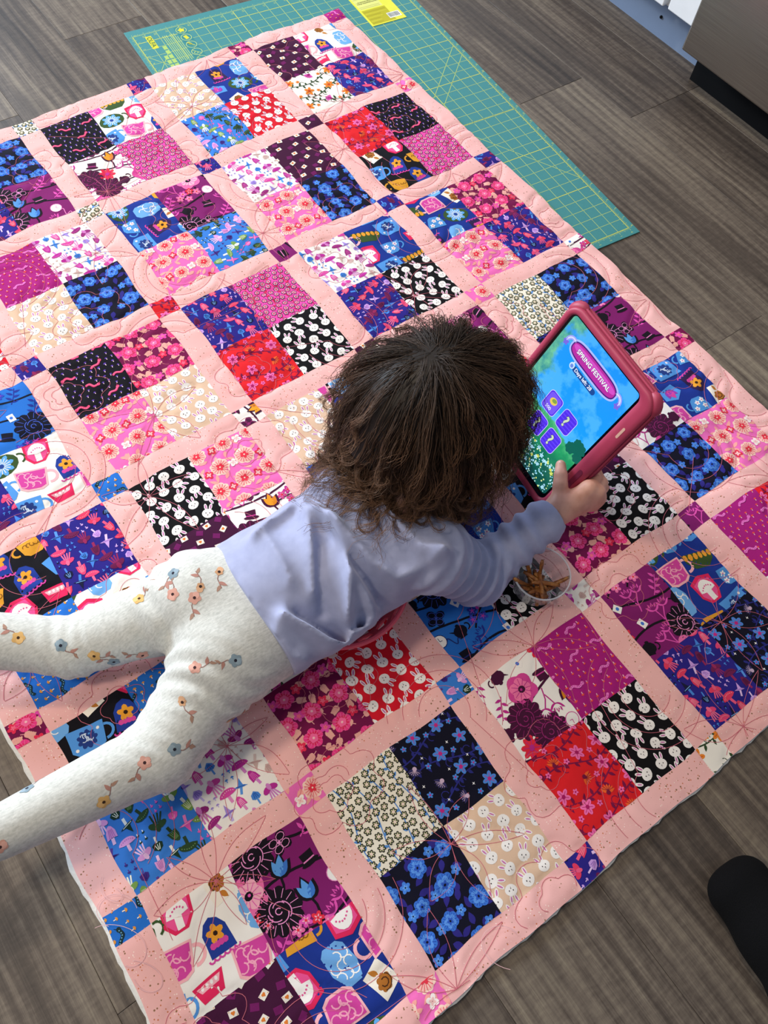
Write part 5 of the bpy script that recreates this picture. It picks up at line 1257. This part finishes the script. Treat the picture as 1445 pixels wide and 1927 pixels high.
for arm, fld in ((ARM_R, fa), (ARM_L, fl)):
    s1, L1 = along(P, arm[1][0], arm[1][1]); s0, L0 = along(P, arm[0][0], arm[0][1])
    fld += -.0042 * np.exp(-((s1 - .080) / .045) ** 2) * np.sin(s1 * 230 + 60 * P[..., 2] + 25 * P[..., 1]) * (s1 > 0) - .0056 * np.sin(s0 * 190 - 70 * P[..., 0] + 1.5 * np.sin(P[..., 1] * 60)) * np.clip(1 - s1 / .06, 0, 1)
    fld -= .0034 * np.exp(-((s1 - L1 + .018) / .010) ** 2)
    np.copyto(fld, np.maximum(fld, s1 - L1 + .002))
    core = np.maximum(cone(P, arm[1][0], arm[1][1], arm[1][2], arm[1][3] + .0002), (L1 - .012) - s1); np.copyto(fld, np.maximum(fld, -core))
f = smin(f, fa, .016); f = smin(f, fl, .016)
hem = .897 + .006 * np.sin((P[..., 1] - 1.03) * 17); f = f - .0016 * np.exp(-((P[..., 0] - hem + .010) / .006) ** 2); f = np.maximum(f, P[..., 0] - hem)
f = np.maximum(f, .0105 - P[..., 2])
nk = cone(P, NECK[0][0], (.61, 1.09, .27), .040, .044); f = np.maximum(f, -nk)
V, Q = surface_nets(f, lo, h); V = relax(V, Q, 2, .45); shirt = rel(mesh_np('shirt', V, Q, M_LAV, kid), kid)

# hair: strands grouped in curly locks over a scalp cap
rg = np.random.default_rng(77); NG = 640; dirs_ = rg.standard_normal((NG * 4, 3)); dirs_ /= np.linalg.norm(dirs_, axis=1, keepdims=True)
ok = ((dirs_[:, 0] < .30) | (dirs_[:, 2] > .50)) & (dirs_[:, 2] > -.55) & ~((dirs_[:, 0] > .80)); cr_ = np.array([-.07, -.10, .98]) + .22 * rg.standard_normal((70, 3)); dirs_ = np.concatenate([dirs_[ok][:NG], cr_ / np.linalg.norm(cr_, axis=1, keepdims=True)]); NG = len(dirs_)
root = HC + (dirs_ * HE) @ np.stack([HF, HS, HU]); nrm = (dirs_ / HE) @ np.stack([HF, HS, HU]); nrm /= np.linalg.norm(nrm, axis=1, keepdims=True)
crown = HC + np.array([.006, -.012, .080]); away = root - crown; away -= (away * nrm).sum(1, keepdims=True) * nrm; away /= np.linalg.norm(away, axis=1, keepdims=True) + 1e-6
swirl = np.cross(nrm, away); d = away + .25 * swirl + .35 * nrm + .28 * rg.standard_normal(away.shape); d /= np.linalg.norm(d, axis=1, keepdims=True)
NS = 21; LEN = rg.uniform(.135, .205, NG); LEN[dirs_[:, 0] < -.35] *= 1.08; front = dirs_[:, 0] > .25; LEN[front] *= .8; LEN[front & (np.abs(dirs_[:, 1]) < .42)] *= .55
p = root.copy(); path = [p.copy()]; vol = rg.uniform(.006, .030, NG); lf_ = (dirs_[:, 1] < -.25) & (dirs_[:, 0] < .2); LEN[lf_] *= 1.14; vol[lf_] += .010
for k in range(1, NS):
    t = k / (NS - 1); g_ = np.array([0, 0, -1.0]); out = p - HC; out[:, 2] = 0; out /= np.linalg.norm(out, axis=1, keepdims=True) + 1e-6
    d = .80 * d + .30 * g_ + .05 * out; d /= np.linalg.norm(d, axis=1, keepdims=True); p = p + d * (LEN / (NS - 1))[:, None]
    infl = .003 + vol * min(1, t * 2.2); q = head_local(p) / (HE + infl[:, None]); kk = np.linalg.norm(q, axis=1); m = kk < 1
    if m.any(): q[m] /= kk[m, None]; p[m] = HC + (q[m] * (HE + infl[m, None])) @ np.stack([HF, HS, HU])
    e = .004; fb = lambda X: np.minimum(union(X, [(a, b, r0 + IN, r1 + IN) for a, b, r0, r1 in TORSO + ARM_R[:1] + ARM_L[:1]], .03), X[:, 2] - .016)
    b0 = fb(p); m = b0 < .010
    if m.any():
        pm_ = p[m]; gr = np.stack([fb(pm_ + np.eye(3)[i] * e) - fb(pm_ - np.eye(3)[i] * e) for i in range(3)], 1); gr /= np.linalg.norm(gr, axis=1, keepdims=True) + 1e-6; p[m] = pm_ + gr * (.010 - b0[m])[:, None]
    d = p - path[-1]; d /= np.linalg.norm(d, axis=1, keepdims=True) + 1e-6; path.append(p.copy())
G_ = np.stack(path, 1); tt = np.linspace(0, 1, NS)
tan = np.gradient(G_, axis=1); tan /= np.linalg.norm(tan, axis=2, keepdims=True) + 1e-9
a1 = np.cross(tan, np.array([.3, .2, .93])); a1 /= np.linalg.norm(a1, axis=2, keepdims=True) + 1e-9; a2 = np.cross(tan, a1)
amp = (np.clip((tt - .15) / .85, 0, 1) ** 1.3)[None] * np.where(rg.random(NG) < .35, rg.uniform(.011, .019, NG), rg.uniform(.004, .012, NG))[:, None]; fr = rg.uniform(1.8, 3.6, NG)[:, None]; ph = rg.uniform(0, 6.28, NG)[:, None]; ang = 2 * np.pi * fr * tt[None] ** 1.35 + ph
G_ = G_ + amp[..., None] * (np.cos(ang)[..., None] * a1 + np.sin(ang)[..., None] * a2)
ring_ = np.where((dirs_[:, 2] < .55) & (dirs_[:, 0] < .25) & (rg.random(NG) < .55))[0]   # locks that end in an open ringlet
for i in ring_:
    k0 = int(rg.uniform(.50, .66) * NS); p0 = G_[i, k0].copy(); d0 = (G_[i, k0] - G_[i, k0 - 3]) * [1, 1, .45]; out_ = p0 - HC; out_[2] = 0; d0 = d0 / (np.linalg.norm(d0) + 1e-9) + .55 * out_ / (np.linalg.norm(out_) + 1e-9); d0 /= np.linalg.norm(d0)
    n_ax = np.array([.25 * rg.standard_normal(), .25 * rg.standard_normal(), 1.0]); b_ax = np.cross(n_ax, d0) * rg.choice((-1, 1)); b_ax /= np.linalg.norm(b_ax); R_ = rg.uniform(.008, .016); phi = np.linspace(0, rg.uniform(3.2, 6.0), NS - k0)
    G_[i, k0:] = p0 + R_ * (np.sin(phi)[:, None] * d0 + (1 - np.cos(phi))[:, None] * b_ax) + np.linspace(0, 1, NS - k0)[:, None] * np.array([0, 0, -.016])
NCH = 14; S = []; SH = []; rl = np.where(rg.random(NG) < .3, .35, 1.1); rl[ring_] = .30; rl = rl[:, None, None]
tone = rg.uniform(.75, 1.25, NG)
for c in range(NCH):
    o1 = rg.normal(0, 1, (NG, 3)); sp = .0050 * (1 - .45 * tt)[None, :, None]; ph2 = rg.uniform(0, 6.28, (NG, 1, 3)); fz = rg.uniform(1.5, 5.0, (NG, 1, 3))
    fly = (rg.random(NG) < .16)[:, None, None] * 2.2 + .7
    fr_ = .0022 * fly * np.sin(2 * np.pi * fz * tt[None, :, None] + ph2) * (tt ** 1.3)[None, :, None]; cut = rg.uniform(.72, 1.0, NG)
    base = np.empty_like(G_)
    xi = np.clip(tt[None] * cut[:, None] * (NS - 1), 0, NS - 1.001); i0 = xi.astype(int); w_ = (xi - i0)[..., None]; rr = np.arange(NG)[:, None]
    base = G_[rr, i0] * (1 - w_) + G_[rr, i0 + 1] * w_
    S.append(base + o1[:, None] * sp * (1 - (1 - rl) * tt[None, :, None] ** .5) + fr_ * (.35 + .9 * rl)); SH.append(tone * rg.uniform(.7, 1.35, NG))
S = np.concatenate(S); SH = np.concatenate(SH)
# keep strands above cloth and quilt
X = S.reshape(-1, 3); b0 = fb(X); m = b0 < .003; X[m, 2] += (.003 - b0[m]) * 1.2; S = X.reshape(S.shape)
N_, K_ = S.shape[:2]; tan = np.gradient(S, axis=1); tan /= np.linalg.norm(tan, axis=2, keepdims=True) + 1e-9; a1 = np.cross(tan, np.array([.31, .22, .92])); a1 /= np.linalg.norm(a1, axis=2, keepdims=True) + 1e-9; a2 = np.cross(tan, a1)
rad = (.00046 * (1 - .68 * tt))[None, :, None]
ring = np.stack([S + rad * (math.cos(q) * a1 + math.sin(q) * a2) for q in (0, 2.094, 4.189)], 2)   # N,K,3,3
HV = ring.reshape(-1, 3); b_ = (np.arange(N_)[:, None] * K_ + np.arange(K_ - 1)[None]).reshape(-1) * 3
HFc = np.concatenate([np.stack([b_ + q, b_ + (q + 1) % 3, b_ + 3 + (q + 1) % 3, b_ + 3 + q], 1) for q in range(3)])
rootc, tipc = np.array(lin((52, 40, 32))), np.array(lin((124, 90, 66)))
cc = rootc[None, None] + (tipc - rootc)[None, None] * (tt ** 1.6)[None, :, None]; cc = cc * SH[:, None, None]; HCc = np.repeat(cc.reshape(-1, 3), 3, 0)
lo4 = (.47, .97, .13); P4 = lattice(lo4, (.72, 1.20, .38), .004).astype(np.float32); f4 = head_sdf(P4, .006); q4 = head_local(P4)
f4 = smin(f4, cone(P4, hw(-.045, 0, -.01), hw(-.055, 0, -.065), .055, .045), .03); f4 = np.maximum(f4, np.minimum(q4[..., 0] - .030, .038 - q4[..., 2]) * 1.0 * 0 + np.where(q4[..., 2] > .045, q4[..., 0] - .062, q4[..., 0] - .026)); f4 = np.maximum(f4, -.075 - q4[..., 2])
Vc, Qc = surface_nets(f4, lo4, .004); Vc = relax(Vc, Qc, 2)
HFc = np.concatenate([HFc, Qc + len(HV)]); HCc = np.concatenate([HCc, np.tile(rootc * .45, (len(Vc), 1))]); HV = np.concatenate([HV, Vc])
def hair_mat():
    t = NT('curly_brown_hair'); a = t.n('ShaderNodeAttribute', attribute_name='print'); v = t.coords(); n = t.noise(v, 55, 3)
    t.col(t.mix(1.0, a.outputs['Color'], t.ramp(n, [(0.3, (.75, .75, .75)), (0.7, (1.1, 1.08, 1.05))]), 'MULTIPLY')); t.set(Roughness=0.5); t.b.inputs['Specular IOR Level'].default_value = 0.28; return t.m
rel(print_mesh('hair', HV, HFc, HCc, None, hair_mat(), kid), kid)['kind'] = 'stuff'
